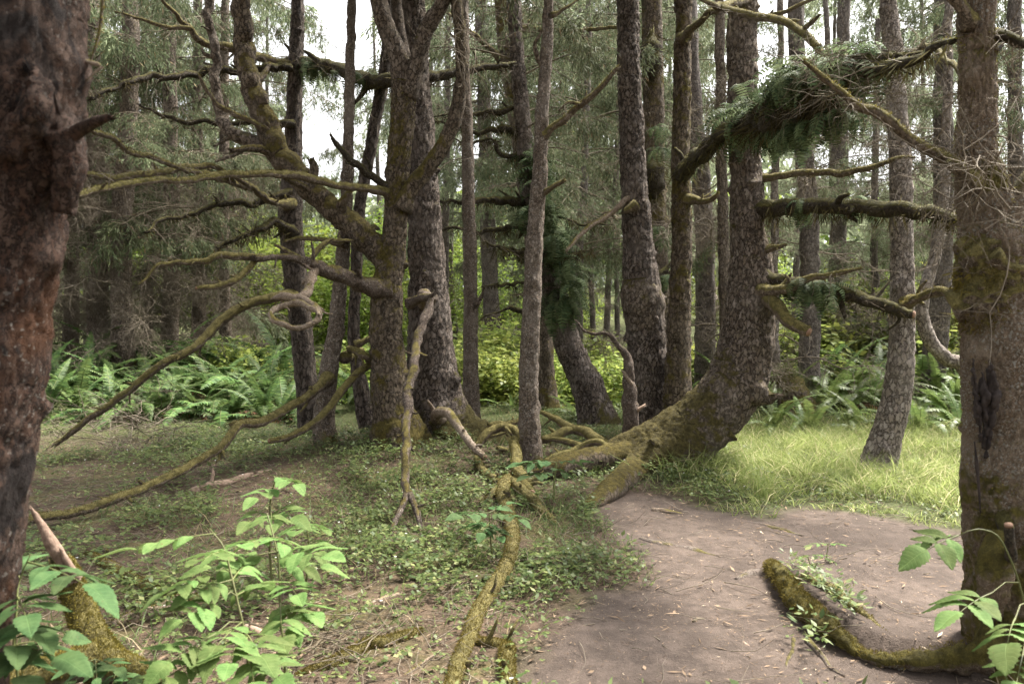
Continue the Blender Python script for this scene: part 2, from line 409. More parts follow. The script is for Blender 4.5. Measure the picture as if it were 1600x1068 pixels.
MOSSY = (0.165, 0.130, 0.030)
M = {}
M['bark'] = bark_mat('bark_brown', (.052, .038, .029), (.215, .166, .125), (.340, .285, .238), moss=.44, mossc=(.13, .105, .035), bump=1.0, foot=1.0)
M['bark_plate'] = bark_mat('bark_big_plates', (.040, .030, .025), (.190, .148, .120), (.330, .280, .245), moss=.34, mossc=(.13, .108, .035), scale=14, stretch=.45, bump=1.0, foot=.8)
M['bark_lichen'] = bark_mat('bark_lichen', (.058, .044, .034), (.225, .172, .130), (.39, .335, .285), moss=.40, mossc=(.16, .13, .045), scale=24, stretch=.8, speck=.9, bump=.9, foot=.8)
M['bark_dim'] = bark_mat('bark_dim', (.034, .026, .021), (.130, .100, .080), (.215, .178, .150), moss=.45, mossc=(.11, .095, .032), scale=13, stretch=.35, bump=1.0)
M['bark_moss'] = bark_mat('bark_mossy_brown', (.044, .033, .024), (.180, .136, .096), (.28, .225, .17), moss=.64, mossc=(.15, .118, .030), bump=1.0)
M['bark_pale'] = bark_mat('bark_pale', (.085, .066, .052), (.32, .265, .222), (.48, .425, .38), moss=.22, speck=.6, bump=.9)
M['bark_red'] = bark_mat('bark_red', (.020, .013, .010), (.092, .049, .033), (.15, .105, .083), moss=.0, scale=34, red=(.100, .044, .021), patchy=.9, speck=.5, bump=1.0, stretch=.35)
M['bark_speck'] = bark_mat('bark_speckled', (.095, .064, .042), (.300, .218, .150), (.42, .34, .26), moss=.56, mossc=(.13, .108, .026), scale=60, stretch=1.3, speck=1.0, bump=1.0, foot=1.0)
M['limb_moss'] = bark_mat('limb_moss', (.070, .052, .038), (.22, .170, .125), (.32, .26, .20), moss=.84, mossc=(.225, .190, .070), bump=.9, moss_up=1.6, scale=30)
M['limb_dark'] = bark_mat('limb_dark_moss', (.022, .018, .013), (.070, .054, .038), (.10, .085, .06), moss=.55, mossc=(.085, .075, .022), bump=.8, moss_up=1.8, scale=30)
M['limb_bare'] = bark_mat('limb_bare', (.085, .062, .045), (.27, .205, .150), (.38, .31, .245), moss=.30, mossc=(.17, .14, .04), scale=34, speck=.5)
M['limb_brown'] = bark_mat('limb_brown', (.045, .033, .026), (.150, .112, .088), (.25, .20, .165), moss=.38, mossc=(.15, .12, .035), scale=34, speck=.5, bump=.9)
M['root_bare'] = bark_mat('root_bare', (.070, .053, .043), (.150, .118, .098), (.22, .185, .16), moss=.25, mossc=(.12, .10, .035), scale=40, speck=.3, bump=.6)
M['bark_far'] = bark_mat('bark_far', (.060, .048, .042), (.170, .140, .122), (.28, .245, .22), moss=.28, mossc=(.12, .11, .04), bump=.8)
M['deadwood'] = wood_mat('dead_wood', (.20, .135, .098), (.34, .250, .190), 24)
M['cut'] = wood_mat('cut_wood', (.15, .088, .058), (.26, .165, .115), 40)
M['splinter'] = wood_mat('splintered_wood', (.105, .070, .050), (.215, .150, .112), 45)
M['charred'] = wood_mat('charred_bark', (.020, .015, .014), (.045, .035, .031), 30)
M['twig'] = wood_mat('twig_grey', (.115, .092, .068), (.22, .185, .140), 8)
M['twig_dark'] = wood_mat('twig_dark', (.075, .060, .042), (.150, .124, .084), 8)
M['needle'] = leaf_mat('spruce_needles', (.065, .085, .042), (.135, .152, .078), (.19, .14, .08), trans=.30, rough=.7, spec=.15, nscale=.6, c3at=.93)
M['needle_far'] = leaf_mat('spruce_needles_far', (.125, .152, .088), (.235, .262, .155), None, trans=.50, rough=.8, spec=.1, nscale=.3)  # paler than the near needles: background brightness put into the colour
M['broad'] = leaf_mat('broad_leaves', (.110, .165, .024), (.250, .310, .050), None, trans=.50, rough=.55, nscale=.9)
M['shrub'] = leaf_mat('shrub_leaves', (.125, .180, .036), (.300, .335, .070), None, trans=.50, rough=.5, nscale=1.3)
M['fern'] = leaf_mat('fern_green', (.045, .085, .024), (.105, .165, .040), None, trans=.32, rough=.6, spec=.25, nscale=1.5, obvar=.35)  # darker copy of the fern green, dim light put into the colour
M['fern_lit'] = leaf_mat('fern_lit_colour', (.085, .135, .032), (.160, .215, .055), None, trans=.40, rough=.45, spec=.35, nscale=1.5, obvar=.35)  # lighter copy of the fern green, sunlight put into the colour
M['fern_dead'] = leaf_mat('fern_dead', (.13, .060, .028), (.20, .105, .050), None, trans=.2, rough=.8)
M['fern_epi'] = leaf_mat('fern_epiphyte', (.036, .058, .026), (.105, .132, .060), None, trans=.3, rough=.7, spec=.12, obvar=.35)
def elder_mat(name, c1, c2, spot):
    """compound-leaf leaflet: midrib and side veins in colour and relief, blotches, a few brown spots; object x runs along the leaflet"""
    m, t, out = new_mat(name); tc = t.nodes.new('ShaderNodeTexCoord').outputs['Object']; oi = t.nodes.new('ShaderNodeObjectInfo')
    sx = t.nodes.new('ShaderNodeSeparateXYZ'); lnk(t, tc, sx.inputs[0]); ay = mth(t, 'ABSOLUTE', sx.outputs['Y'])
    w = mth(t, 'SINE', mth(t, 'MULTIPLY', mth(t, 'SUBTRACT', sx.outputs['X'], mth(t, 'MULTIPLY', ay, .75)), 420.0))
    vein = mth(t, 'MAXIMUM', mrange(t, w, .80, .99, 0, .7), mrange(t, ay, .0018, .0005))
    va = t.nodes.new('ShaderNodeVectorMath'); va.operation = 'ADD'; lnk(t, tc, va.inputs[0]); cmb = t.nodes.new('ShaderNodeCombineXYZ'); lnk(t, mth(t, 'MULTIPLY', oi.outputs['Random'], 37.0), cmb.inputs[0]); lnk(t, cmb.outputs[0], va.inputs[1])
    n1, n3 = noise(t, va.outputs[0], 22, 3), noise(t, va.outputs[0], 70, 2)
    c = mixc(t, mrange(t, n1.outputs['Fac'], .3, .7), c1, c2)
    c = mixc(t, mth(t, 'MULTIPLY', vein, .35), c, tuple(min(1, x * 1.7) for x in c2))
    c = mixc(t, mrange(t, n3.outputs['Fac'], .70, .74, 0, .8), c, spot)
    hs = t.nodes.new('ShaderNodeHueSaturation'); lnk(t, c, hs.inputs['Color']); lnk(t, mth(t, 'MULTIPLY_ADD', oi.outputs['Random'], .55, .70), hs.inputs['Value']); lnk(t, mth(t, 'MULTIPLY_ADD', oi.outputs['Random'], .04, .475), hs.inputs['Hue'])
    bp = t.nodes.new('ShaderNodeBump'); bp.inputs['Strength'].default_value = .5; bp.inputs['Distance'].default_value = .003; bp.invert = True; lnk(t, mth(t, 'MULTIPLY_ADD', n1.outputs['Fac'], .6, vein), bp.inputs['Height'])
    b = t.nodes.new('ShaderNodeBsdfPrincipled'); b.inputs['Roughness'].default_value = .7; b.inputs['Specular IOR Level'].default_value = .18; lnk(t, hs.outputs[0], b.inputs['Base Color']); lnk(t, bp.outputs[0], b.inputs['Normal'])
    tr = t.nodes.new('ShaderNodeBsdfTranslucent'); lnk(t, hs.outputs[0], tr.inputs[0]); mx = t.nodes.new('ShaderNodeMixShader'); mx.inputs[0].default_value = .38
    lnk(t, b.outputs[0], mx.inputs[1]); lnk(t, tr.outputs[0], mx.inputs[2]); lnk(t, mx.outputs[0], out.inputs[0]); return m
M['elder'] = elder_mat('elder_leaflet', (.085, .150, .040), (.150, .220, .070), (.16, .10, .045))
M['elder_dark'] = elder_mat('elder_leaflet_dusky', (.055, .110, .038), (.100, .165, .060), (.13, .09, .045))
M['stem'] = leaf_mat('green_stem', (.10, .12, .04), (.13, .13, .05), None, trans=.05)
M['cover'] = leaf_mat('cover_leaf', (.048, .080, .022), (.125, .160, .042), (.21, .23, .085), trans=.38, rough=.5, nscale=1.8, c3at=.9)
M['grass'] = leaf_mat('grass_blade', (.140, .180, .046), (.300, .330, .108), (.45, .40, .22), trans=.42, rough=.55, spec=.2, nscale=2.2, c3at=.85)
M['grass_shade'] = leaf_mat('grass_blade_shaded', (.058, .085, .024), (.125, .150, .048), (.23, .175, .10), trans=.4, rough=.55, nscale=1.2, c3at=.84)  # the grass colours darkened, forest shade put into the tone
M['petal'] = leaf_mat('white_petal', (.75, .75, .72), (.82, .82, .80), None, trans=.2)
M['litter'] = leaf_mat('litter_bits', (.045, .028, .020), (.190, .128, .092), (.36, .28, .21), trans=.0, rough=.9, spec=.1, nscale=4, c3at=.96)
M['moss_fuzz'] = leaf_mat('moss_fuzz', (.085, .072, .014), (.200, .165, .036), None, trans=.25, rough=.8, spec=.1, nscale=7)
M['moss_hang'] = leaf_mat('hanging_moss', (.022, .019, .010), (.085, .070, .028), None, trans=.2, rough=.9, spec=.05)

# ------------------------------------------------------------------ the ground and the path
PATH_PX = [(770, 1120), (800, 1068), (845, 1000), (890, 950), (985, 915), (990, 880), (965, 840), (925, 800), (930, 775), (985, 768), (1050, 775), (1110, 795), (1200, 812),
           (1260, 790), (1330, 797), (1400, 812), (1530, 835), (1600, 850), (1640, 1000), (1560, 1120)]
PATH_W = np.array([gp(x, y)[:2] for x, y in PATH_PX])

def path_mask(x, y):
    """1 on the trodden path, 0 off it, soft ragged edge (metres)"""
    x = np.atleast_1d(np.asarray(x, float)); y = np.atleast_1d(np.asarray(y, float))
    inside = np.zeros(len(x), bool); dmin = np.full(len(x), 1e9); n = len(PATH_W)
    for i in range(n):
        a, b = PATH_W[i], PATH_W[(i + 1) % n]
        c = (a[1] > y) != (b[1] > y)
        with np.errstate(divide='ignore', invalid='ignore'):
            inside ^= c & (x < (b[0] - a[0]) * (y - a[1]) / (b[1] - a[1] + 1e-12) + a[0])
        d = b - a; t = np.clip(((x - a[0]) * d[0] + (y - a[1]) * d[1]) / (d @ d), 0, 1)
        dmin = np.minimum(dmin, np.hypot(x - a[0] - t * d[0], y - a[1] - t * d[1]))
    s = np.where(inside, dmin, -dmin) + 0.40 * (n2(x, y, 2.2, 4, 1.7) - 0.5)
    return sstep(-0.14, 0.14, s)

def lit_zone(x, y):
    """where grass grows: the opening on the right"""
    return sstep(1.0, 2.4, x - 0.12 * (y - 7)) * sstep(4.9, 6.6, y) * sstep(12.6, 9.6, y)

def back_green(x, y): return sstep(9.5, 12.0, y)

gx = np.concatenate([[-120, -70, -45, -25, -16], np.arange(-11, 11.01, 0.055), [16, 25, 45, 70, 120]])
gy = np.concatenate([[-55, -30, -12, -4, -1, 0.5, 1.2], np.arange(1.6, 15, 0.055), np.arange(15, 30, 0.4), [33, 38, 45, 55, 70, 90, 125]])
GX, GY = np.meshgrid(gx, gy); fx, fy = GX.ravel(), GY.ravel()
pm = path_mask(fx, fy)
gz = ground_z(fx, fy)
near = (np.abs(fx) < 11) & (fy < 15) & (fy > 1.5)
gz = gz + np.where(near, 0.026 * (n2(fx, fy, 7, 4, 5.5) - .5) + pm * .05 * (n2(fx, fy, 2.1, 3, 15.5) - .5) + (1 - pm) * 0.05 * (n2(fx, fy, 4, 3, 8.8) - .5) - 0, 0)
W_, H_ = len(gx), len(gy)
ii = (np.arange(H_ - 1)[:, None] * W_ + np.arange(W_ - 1)[None, :]).ravel()
GQ = np.stack([ii, ii + 1, ii + 1 + W_, ii + W_], 1)
GV = np.stack([fx, fy, gz], 1)

def ground_mat():
    m, t, out = new_mat('forest_floor'); geo = t.nodes.new('ShaderNodeNewGeometry'); pos = geo.outputs['Position']
    a = t.nodes.new('ShaderNodeAttribute'); a.attribute_name = 'trodden'; g = t.nodes.new('ShaderNodeAttribute'); g.attribute_name = 'grassy'
    n1, n3, n4 = noise(t, pos, 1.3, 4, .6), noise(t, pos, 9, 5, .65), noise(t, pos, 70, 4, .7)
    duff = mixc(t, mrange(t, n3.outputs['Fac'], .3, .7), (.032, .022, .015), (.095, .066, .045))
    duff = mixc(t, mrange(t, n4.outputs['Fac'], .52, .70), duff, (.155, .112, .080))
    moss = mixc(t, mrange(t, n3.outputs['Fac'], .35, .65), (.040, .042, .013), (.088, .084, .025))
    c = mixc(t, mrange(t, n1.outputs['Fac'], .44, .66, 0, .65), duff, moss)
    c = mixc(t, mth(t, 'MULTIPLY', g.outputs['Fac'], .8), c, (.060, .078, .026))
    dirt = mixc(t, mrange(t, n3.outputs['Fac'], .3, .7), (.058, .045, .037), (.108, .083, .068))
    dirt = mixc(t, mrange(t, n4.outputs['Fac'], .55, .72, 0, .8), dirt, (.150, .116, .095))
    n5 = noise(t, pos, 130, 3, .6)
    dirt = mixc(t, mrange(t, n5.outputs['Fac'], .56, .66, 0, .75), dirt, (.050, .033, .026))
    dirt = mixc(t, mrange(t, n1.outputs['Fac'], .42, .62, 0, .7), dirt, (.050, .038, .031))
    c = mixc(t, a.outputs['Fac'], c, dirt)
    hgt = mth(t, 'ADD', mth(t, 'MULTIPLY', n3.outputs['Fac'], .6), mth(t, 'ADD', mth(t, 'MULTIPLY', n4.outputs['Fac'], .5), mth(t, 'MULTIPLY', n5.outputs['Fac'], .35)))
    bp = t.nodes.new('ShaderNodeBump'); bp.inputs['Strength'].default_value = .6; bp.inputs['Distance'].default_value = .03; lnk(t, hgt, bp.inputs['Height'])
    b = t.nodes.new('ShaderNodeBsdfPrincipled'); b.inputs['Roughness'].default_value = .95; b.inputs['Specular IOR Level'].default_value = .15
    lnk(t, c, b.inputs['Base Color']); lnk(t, bp.outputs[0], b.inputs['Normal']); lnk(t, b.outputs[0], out.inputs[0]); return m
M['floor'] = ground_mat()

fq = pm[GQ].mean(1) > 0.5
for nm, sel in (('ground', ~fq), ('path', fq)):
    q = GQ[sel]; u, inv = np.unique(q.ravel(), return_inverse=True)
    me = make_mesh(nm, GV[u], inv.reshape(-1, 4), None, True, [M['floor']])
    at_ = me.attributes.new('trodden', 'FLOAT', 'POINT'); at_.data.foreach_set('value', pm[u].astype(np.float32))
    at_ = me.attributes.new('grassy', 'FLOAT', 'POINT'); at_.data.foreach_set('value', np.maximum(lit_zone(fx[u], fy[u]), .85 * back_green(fx[u], fy[u])).astype(np.float32))
    o = obj(nm, me); o['kind'] = 'structure'
    o['label'] = 'forest floor of needles, moss and low growth' if nm == 'ground' else 'bare trodden earth path strewn with needles and twigs'

# ------------------------------------------------------------------ limbs and trunks
def gdp(pts, lift=0.0):
    """add ground depth to pixel points, lifted by a fraction of their width so that the limb lies on the ground"""
    out = []
    for p in pts:
        g = gp(p[0], p[1] + p[2] * (.40 - lift)); out.append((p[0], p[1], p[2], float(g[1])))
    return out


def px_path(pts, d):
    """(px, py, width px[, depth]) -> world points and radii; d = depth or (start, end)"""
    q = np.array([[p[0], p[1]] for p in pts], float); s = np.concatenate([[0], np.cumsum(np.hypot(*np.diff(q, axis=0).T))]); s /= s[-1]
    dd = np.full(len(pts), float(d)) if np.isscalar(d) else np.interp(s, np.linspace(0, 1, len(d)), d)
    for i, p in enumerate(pts):
        if len(p) > 3: dd[i] = p[3]
    return np.array([at(p[0], p[1], dd[i]) for i, p in enumerate(pts)]), np.array([p[2] * .5 * dd[i] / FPX for i, p in enumerate(pts)])

def fuzz_on(mb, C, r, n, L=0.03, top=0.0, w=0.006, m=0, down=0.0, thresh=-0.2):
    """short moss hairs over a limb (upper side for top > 0), or hanging strands (down > 0)"""
    Tn, U, W = frames(C); i = rng.integers(0, len(C), n); th = rng.uniform(0, 2 * math.pi, n)
    N = U[i] * np.cos(th)[:, None] + W[i] * np.sin(th)[:, None]
    keep = N[:, 2] > thresh if not down else N[:, 2] < 0.5
    i, N = i[keep], N[keep]
    if down:
        q = vnoise(C[i] * 11 + 3.3); keep = q > rng.uniform(.25, .75, len(i)); i, N = i[keep], N[keep]
    k = len(i)
    if not k: return
    j = rng.uniform(-.5, .5, k)[:, None] * np.linalg.norm(C[1] - C[0])
    P = C[i] + Tn[i] * j + N * (r[i] * rng.uniform(.85, 1.02, k))[:, None]
    d = N + rng.normal(size=(k, 3)) * .5 + np.array([0, 0, top - down])
    if down: L = L * (.25 + 1.5 * vnoise(P * 6 + 8) ** 1.5); d = d + rng.normal(size=(k, 3)) * .8
    blades(mb, P, d, L * rng.uniform(.4, 1.5, k), w * rng.uniform(.6, 1.4, k), m=m)

def limb(parent, name, pts, d, mat, base, seg=10, step=0.06, lump=.16, wob=.02, twigs=0, twig_len=.4, twig_r=.0035, twig_mat='twig', fuzz=0, fringe=0, fl=.10, cut=None, bark=0.0, bscale=30.0, knots=0, label=None, droop=.2):
    P, R = px_path(pts, d)
    if name in ('branch', 'hanging_branch', 'limb'): R = R * np.linspace(1.24, 1.0, len(R)); wob *= 2.2; lump *= 1.5; bark = max(bark, .0035); seg = max(seg, 12); step = min(step, .03); twigs = int(twigs * 1.8)
    mb = MB(); C, r = tube(mb, P, R, seg, step, lump, 9, bark, bscale, wob=wob, seed=P[0][0] * 3.7 + P[-1][2], knots=knots, jag=0 if cut else 3.5)
    if name in ('branch', 'hanging_branch', 'limb', 'log') and len(C) > 14:
        for _ in range(int(min(9, 2 + 2.2 * len(C) * step))):
            i = int(rng.integers(3, len(C) - 3)); tg = unit(C[i + 1] - C[i]); dv = unit(rng.normal(size=3)); dv = unit(dv - tg * (dv @ tg) + tg * .5); ln = r[i] * rng.uniform(1.6, 4.5); rs = r[i] * rng.uniform(.25, .5)
            tube(mb, [C[i], C[i] + dv * ln * .6, C[i] + dv * ln + rng.normal(size=3) * ln * .15], [rs * 1.4, rs, rs * .6], 7, .015, .25, 20, seed=float(i), jag=3.0)
    me = mb.mesh(name, [M[mat]], base); o = obj(name, me, parent)
    if label: o['label'] = label
    if cut:
        mb = MB(); e = C[-1] + unit(C[-1] - C[-2]) * r[-1] * .27; dd = unit(C[-1] - C[-2])
        tube(mb, [e - dd * .004, e + dd * .006], [r[-1] * .86, r[-1] * .80], 14, .01, .05, 40)
        obj('cut_end', mb.mesh('cut_end', [M['cut']], base), o)
    if twigs:
        mb = MB(); twig_system(mb, C, twigs, twig_len, twig_r, 3, droop=droop); t = obj('twig_tangle', mb.mesh('twig_tangle', [M[twig_mat]], base), o); t['kind'] = 'stuff'
    if fuzz or fringe:
        mb = MB()
        if fuzz: fuzz_on(mb, C, r, int(fuzz * 2.2), .012, .35, .0034, 0)
        if fringe: fuzz_on(mb, C, r, fringe, fl, 0, .010, 1, down=1.3)
        t = obj('moss', mb.mesh('moss', [M['moss_fuzz'], M['moss_hang']], base), o); t['kind'] = 'stuff'
    return o, C, r

BASES = []
def tree(name, label, trunk, D=None, mat='bark', group=None, seg=40, step=.035, bark=.011, bscale=24, lump=.07, flare=(.35, .35), knots=8, wob=.015, top_z=None, cat='tree', fuzz=0, twigs=None, trunk_label=None, oval=.04, base=None):
    """a tree thing with its trunk; trunk listed from the base up in photo pixels"""
    b = gp(trunk[0][0], trunk[0][1]) if D is None else None
    D = float(b[1]) if D is None else D
    P, R = px_path(trunk, D)
    x0, y0 = P[0][0], P[0][1]; zg = float(ground_z(x0, y0)[0]); P[0][2] = min(P[0][2], zg + .02)
    P = np.vstack([P[0] + np.array([0, 0, -.35]) - (P[1] - P[0]) * np.array([1, 1, 0]) * .25, P]); R = np.concatenate([[R[0] * 1.05], R])
    if top_z:
        d = unit(P[-1] - P[-2]); d[2] = max(d[2], .9); d = unit(d); P = np.vstack([P, P[-1] + d * (top_z - P[-1][2]) / d[2]]); R = np.concatenate([R, [R[-1] * .55]])
    root = thing(name, label, cat, (x0, y0, zg), group=group); L = np.array([x0, y0, zg]); BASES.append((x0, y0, float(R[1]) * 1.6))
    mb = MB(); C, r = tube(mb, P, R, seg, step, lump, 4, bark, bscale, (flare[0], flare[1], .35) if flare else None, wob, knots, seed=x0 * 1.7 + y0, oval=oval)
    o = obj('trunk', mb.mesh('trunk', [M[mat]], L), root)
    if twigs:
        mb = MB(); Ck = C[(C[:, 2] > twigs[1]) & (C[:, 2] < twigs[2])]; twig_system(mb, Ck, twigs[0], .75, .0042, 4, droop=.3, curl=.8); t = obj('twig_tangle', mb.mesh('twig_tangle', [M['twig']], L), o); t['kind'] = 'stuff'
    if trunk_label: o['label'] = trunk_label
    if fuzz:
        mb = MB(); fuzz_on(mb, C, r, fuzz * 2, .014, .25, .004); t = obj('moss', mb.mesh('moss', [M['moss_fuzz']], L), o); t['kind'] = 'stuff'
    return root, L, D, C, r

# ---------- spruce boughs (shared meshes)
def bough_mesh(seed, L=2.4, droop=.5, dens=1.0, mats=('twig_dark', 'needle'), wid=.015, hang=.9, nl=.10):
    global rng
    keep = rng; rng = np.random.default_rng(seed); mb = MB(); k = 9
    t = np.linspace(0, 1, k); st = np.stack([t * L, .12 * L * (rng.random() - .5) * t ** 2, .12 * L * np.sin(t * 2.2) - droop * t ** 2 * L * .5], 1)
    thin_tubes(mb, st[None], (np.linspace(.020, .004, k) * L / 2.4)[None], 5, 0)
    ns = int(26 * L / 2.4); ts = rng.uniform(.12, 1, ns); b = np.stack([np.interp(ts, t, st[:, i]) for i in range(3)], 1)
    sgn = np.where(np.arange(ns) % 2, 1, -1); ln = L * (.10 + .34 * (1 - ts) ** .8) * rng.uniform(.6, 1.2, ns)
    d = np.stack([.55 + rng.normal(0, .2, ns), sgn * rng.uniform(.5, 1, ns), -.15 + rng.normal(0, .2, ns)], 1)
    P, R = grow_twigs(b, d, ln, .006, 6, .5, .5); thin_tubes(mb, P, R, 3, 0)
    n3 = int(9 * dens); j = np.repeat(np.arange(ns), n3); f = rng.uniform(.5, 5, len(j)); i0 = np.minimum(f.astype(int), 4); w = (f - i0)[:, None]
    s = P[j, i0] * (1 - w) + P[j, i0 + 1] * w; d3 = unit(P[j, i0 + 1] - P[j, i0]) * .6 + rng.normal(size=(len(j), 3)) * .35; d3[:, 2] -= hang
    P3, R3 = grow_twigs(s, d3, rng.uniform(.10, .42, len(j)) * L / 2.4, .002, 4, .4, .5)
    n4 = 8; j4 = np.repeat(np.arange(len(j)), n4); f = rng.uniform(0, 2.99, len(j4)); i0 = f.astype(int); w = (f - i0)[:, None]
    s = P3[j4, i0] * (1 - w) + P3[j4, i0 + 1] * w; d4 = unit(P3[j4, i0 + 1] - P3[j4, i0]) + rng.normal(size=(len(j4), 3)) * .38
    blades(mb, s, d4, nl * rng.uniform(.5, 1.3, len(j4)), wid * rng.uniform(.6, 1.4, len(j4)), m=1)
    rng = keep
    return mb.mesh('bough', [M[mats[0]], M[mats[1]]])

def twig_bough_mesh(seed, L=2.0, n=46, mat='twig_dark'):
    global rng
    keep = rng; rng = np.random.default_rng(seed); mb = MB(); k = 9
    t = np.linspace(0, 1, k); st = np.stack([t * L, .1 * L * rng.normal(0, .5) * t ** 2, .10 * L * np.sin(t * 3) - .10 * t ** 2 * L], 1)
    st[1:] += rng.normal(0, .02 * L, (k - 1, 3))
    C, r = tube(mb, st, np.linspace(.016, .004, k), 6, .08, .2, 8)
    twig_system(mb, C, n, .60, .0050, 4, droop=.35, curl=.8)
    rng = keep
    return mb.mesh('dead_bough', [M[mat]])

BOUGH = [bough_mesh(100 + i, 2.4, .35 + .12 * (i % 4), 1.0) for i in range(5)]
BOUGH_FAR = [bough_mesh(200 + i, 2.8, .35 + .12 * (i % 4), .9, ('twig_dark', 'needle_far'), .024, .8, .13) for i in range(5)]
DEADB = [twig_bough_mesh(300 + i, 2.0, 70, 'twig') for i in range(4)]

def put_boughs(root, L, D, x, zs, meshes, scale=(0.8, 1.3), per=1, az=None, pitch=(-12, 12), name='branch', R=None, lean=None):
    """boughs round a trunk at world heights zs (trunk axis at L.xy, lean = function z -> xy)"""
    R = R or random
    for z in zs:
        for _ in range(per):
            o = obj(name, R.choice(meshes), root)
            ax, ay = lean(z) if lean else (L[0], L[1])
            o.location = (ax - L[0], ay - L[1], z - L[2])
            a = math.radians(R.uniform(0, 360) if az is None else R.uniform(*az))
            s = R.uniform(*scale)
            o.rotation_euler = (math.radians(R.uniform(-20, 20)), math.radians(R.uniform(*pitch)), a); o.scale = (s, s, s * R.uniform(.85, 1.15))

# crown out of the frame: what shades the ground
def crown_mesh(seed, n=60, z0=0, z1=7, mats=('twig_dark', 'needle')):
    r = random.Random(seed); Vs, Qs, ms, off = [], [], [], 0
    for i in range(n):
        me = r.choice(BOUGH); nv = len(me.vertices); co = np.empty(nv * 3, np.float32); me.vertices.foreach_get('co', co); co = co.reshape(-1, 3)
        t = i / n; s = 1.5 * (1 - .6 * t); R_ = np.array((Euler((r.uniform(-.3, .3), r.uniform(-.1, .3), r.uniform(0, 6.283))).to_matrix()))
        Vs.append((co * s) @ R_.T + [0, 0, z0 + (z1 - z0) * t])
        lv = np.empty(len(me.loops), np.int32); me.loops.foreach_get('vertex_index', lv); mi = np.empty(len(me.polygons), np.int32); me.polygons.foreach_get('material_index', mi)
        Qs.append(lv.reshape(-1, 4) + off); ms.append(mi); off += nv
    return make_mesh('crown', np.concatenate(Vs), np.concatenate(Qs), None, True, [M[mats[0]], M[mats[1]]], np.concatenate(ms))
CROWN = [crown_mesh(1, 44), crown_mesh(2, 34)]

def add_crown(root, L, C, z, k=0, s=1.0):
    o = obj('crown', CROWN[k % len(CROWN)], root); i = int(np.argmin(np.abs(C[:, 2] - z)))
    o.location = (C[i][0] - L[0], C[i][1] - L[1], z - L[2]); o.rotation_euler = (0, 0, k * 1.3); o.scale = (s, s, s)

# ------------------------------------------------------------------ the trees in front
# foreground trunk on the left
root, L, D, C, r = tree('spruce_tree', 'massive reddish dark trunk filling the left edge in the foreground', [(-165, 1365, 250), (-105, 1000, 235), (-70, 800, 220), (-38, 600, 215), (-18, 450, 210), (2, 330, 215), (22, 200, 225), (28, 0, 225), (34, -250, 215)],
                        2.3, 'bark_red', seg=110, step=.016, bark=.010, bscale=34, lump=.07, knots=26, wob=.02, top_z=8, flare=(.2, .4))
limb(root, 'branch_stub', [(85, 225, 50, 2.2), (122, 205, 24, 2.18), (150, 190, 18, 2.15), (170, 184, 12, 2.12)], 2.2, 'bark_red', L, 16, .015, .25, 0)
limb(root, 'burl', [(95, 330, 50, 2.22), (108, 270, 60, 2.2), (104, 220, 58, 2.2), (92, 170, 36, 2.22)], 2.2, 'bark_red', L, 24, .012, .35, 0, bark=.008)
limb(root, 'burl', [(10, 240, 70, 2.13), (48, 180, 74, 2.11), (62, 140, 56, 2.12), (50, 110, 30, 2.14)], 2.1, 'bark_red', L, 24, .012, .45, 0, bark=.010)
limb(root, 'dead_twig', [(128, 122, 3), (138, 100, 4), (150, 60, 5), (158, 0, 6), (160, -30, 5)], 2.35, 'limb_moss', L, 7, .03, .3, .01, fuzz=60)
limb(root, 'dead_twig', [(120, 90, 4), (142, 98, 9), (158, 103, 7), (146, 112, 4), (130, 128, 3)], 2.3, 'limb_bare', L, 7, .02, .3, .01)
add_crown(root, L, C, 5.0, 0, .9)

# foreground trunk on the right
root, L, D, C, r = tree('spruce_tree', 'speckled mossy trunk at the right edge with a black scar', [(1615, 1075, 180), (1588, 990, 150), (1572, 900, 128), (1566, 780, 124), (1566, 640, 122), (1562, 520, 120), (1553, 420, 114), (1540, 320, 94), (1527, 240, 70), (1525, 150, 62), (1527, 60, 60), (1530, -80, 58)],
                        3.65, 'bark_speck', seg=130, step=.012, bark=.009, bscale=46, lump=.10, knots=34, wob=.02, top_z=8, flare=(.35, .22), fuzz=6000)
RT, RTL = root, L
limb(root, 'fork', [(1545, 400, 60, 3.65), (1575, 340, 44), (1600, 300, 40), (1640, 240, 38), (1690, 120, 34)], 3.6, 'bark_speck', L, 22, .03, .12, 0, twigs=10, twig_len=.35)
limb(root, 'branch', [(1550, 400, 30), (1580, 420, 22), (1640, 430, 18)], 3.5, 'limb_moss', L, 12, .03)
limb(root, 'branch', [(1530, 300, 40, 3.62), (1490, 268, 24), (1455, 238, 20), (1400, 195, 18), (1350, 165, 16), (1290, 115, 12), (1262, 98, 8)], (3.6, 3.4), 'limb_moss', L, 14, .03, fuzz=600, twigs=26, twig_len=.22, twig_r=.0022)
limb(root, 'branch', [(1520, 40, 36, 3.62), (1500, 20, 24), (1470, -10, 22), (1430, -50, 20)], 3.6, 'limb_moss', L, 12, .03)
limb(root, 'branch', [(1540, 130, 24), (1570, 65, 15), (1600, 75, 14), (1650, 70, 12)], (3.65, 3.9), 'limb_dark', L, 10, .03, twigs=10, twig_len=.25)
limb(root, 'branch', [(1545, 60, 26), (1580, 60, 14), (1620, 90, 12)], (3.65, 3.4), 'limb_dark', L, 10, .03, twigs=10, twig_len=.25)
limb(root, 'branch', [(1515, 490, 40, 3.6), (1480, 455, 14), (1450, 460, 15), (1425, 472, 12), (1412, 478, 8)], (3.6, 3.9), 'limb_moss', L, 12, .03, fuzz=200)
limb(root, 'branch_stub', [(1570, 800, 34, 3.55), (1572, 840, 26, 3.46), (1580, 870, 20, 3.4), (1576, 822, 18, 3.36)], 3.4, 'limb_dark', L, 14, .012, .3, 0, cut=True)
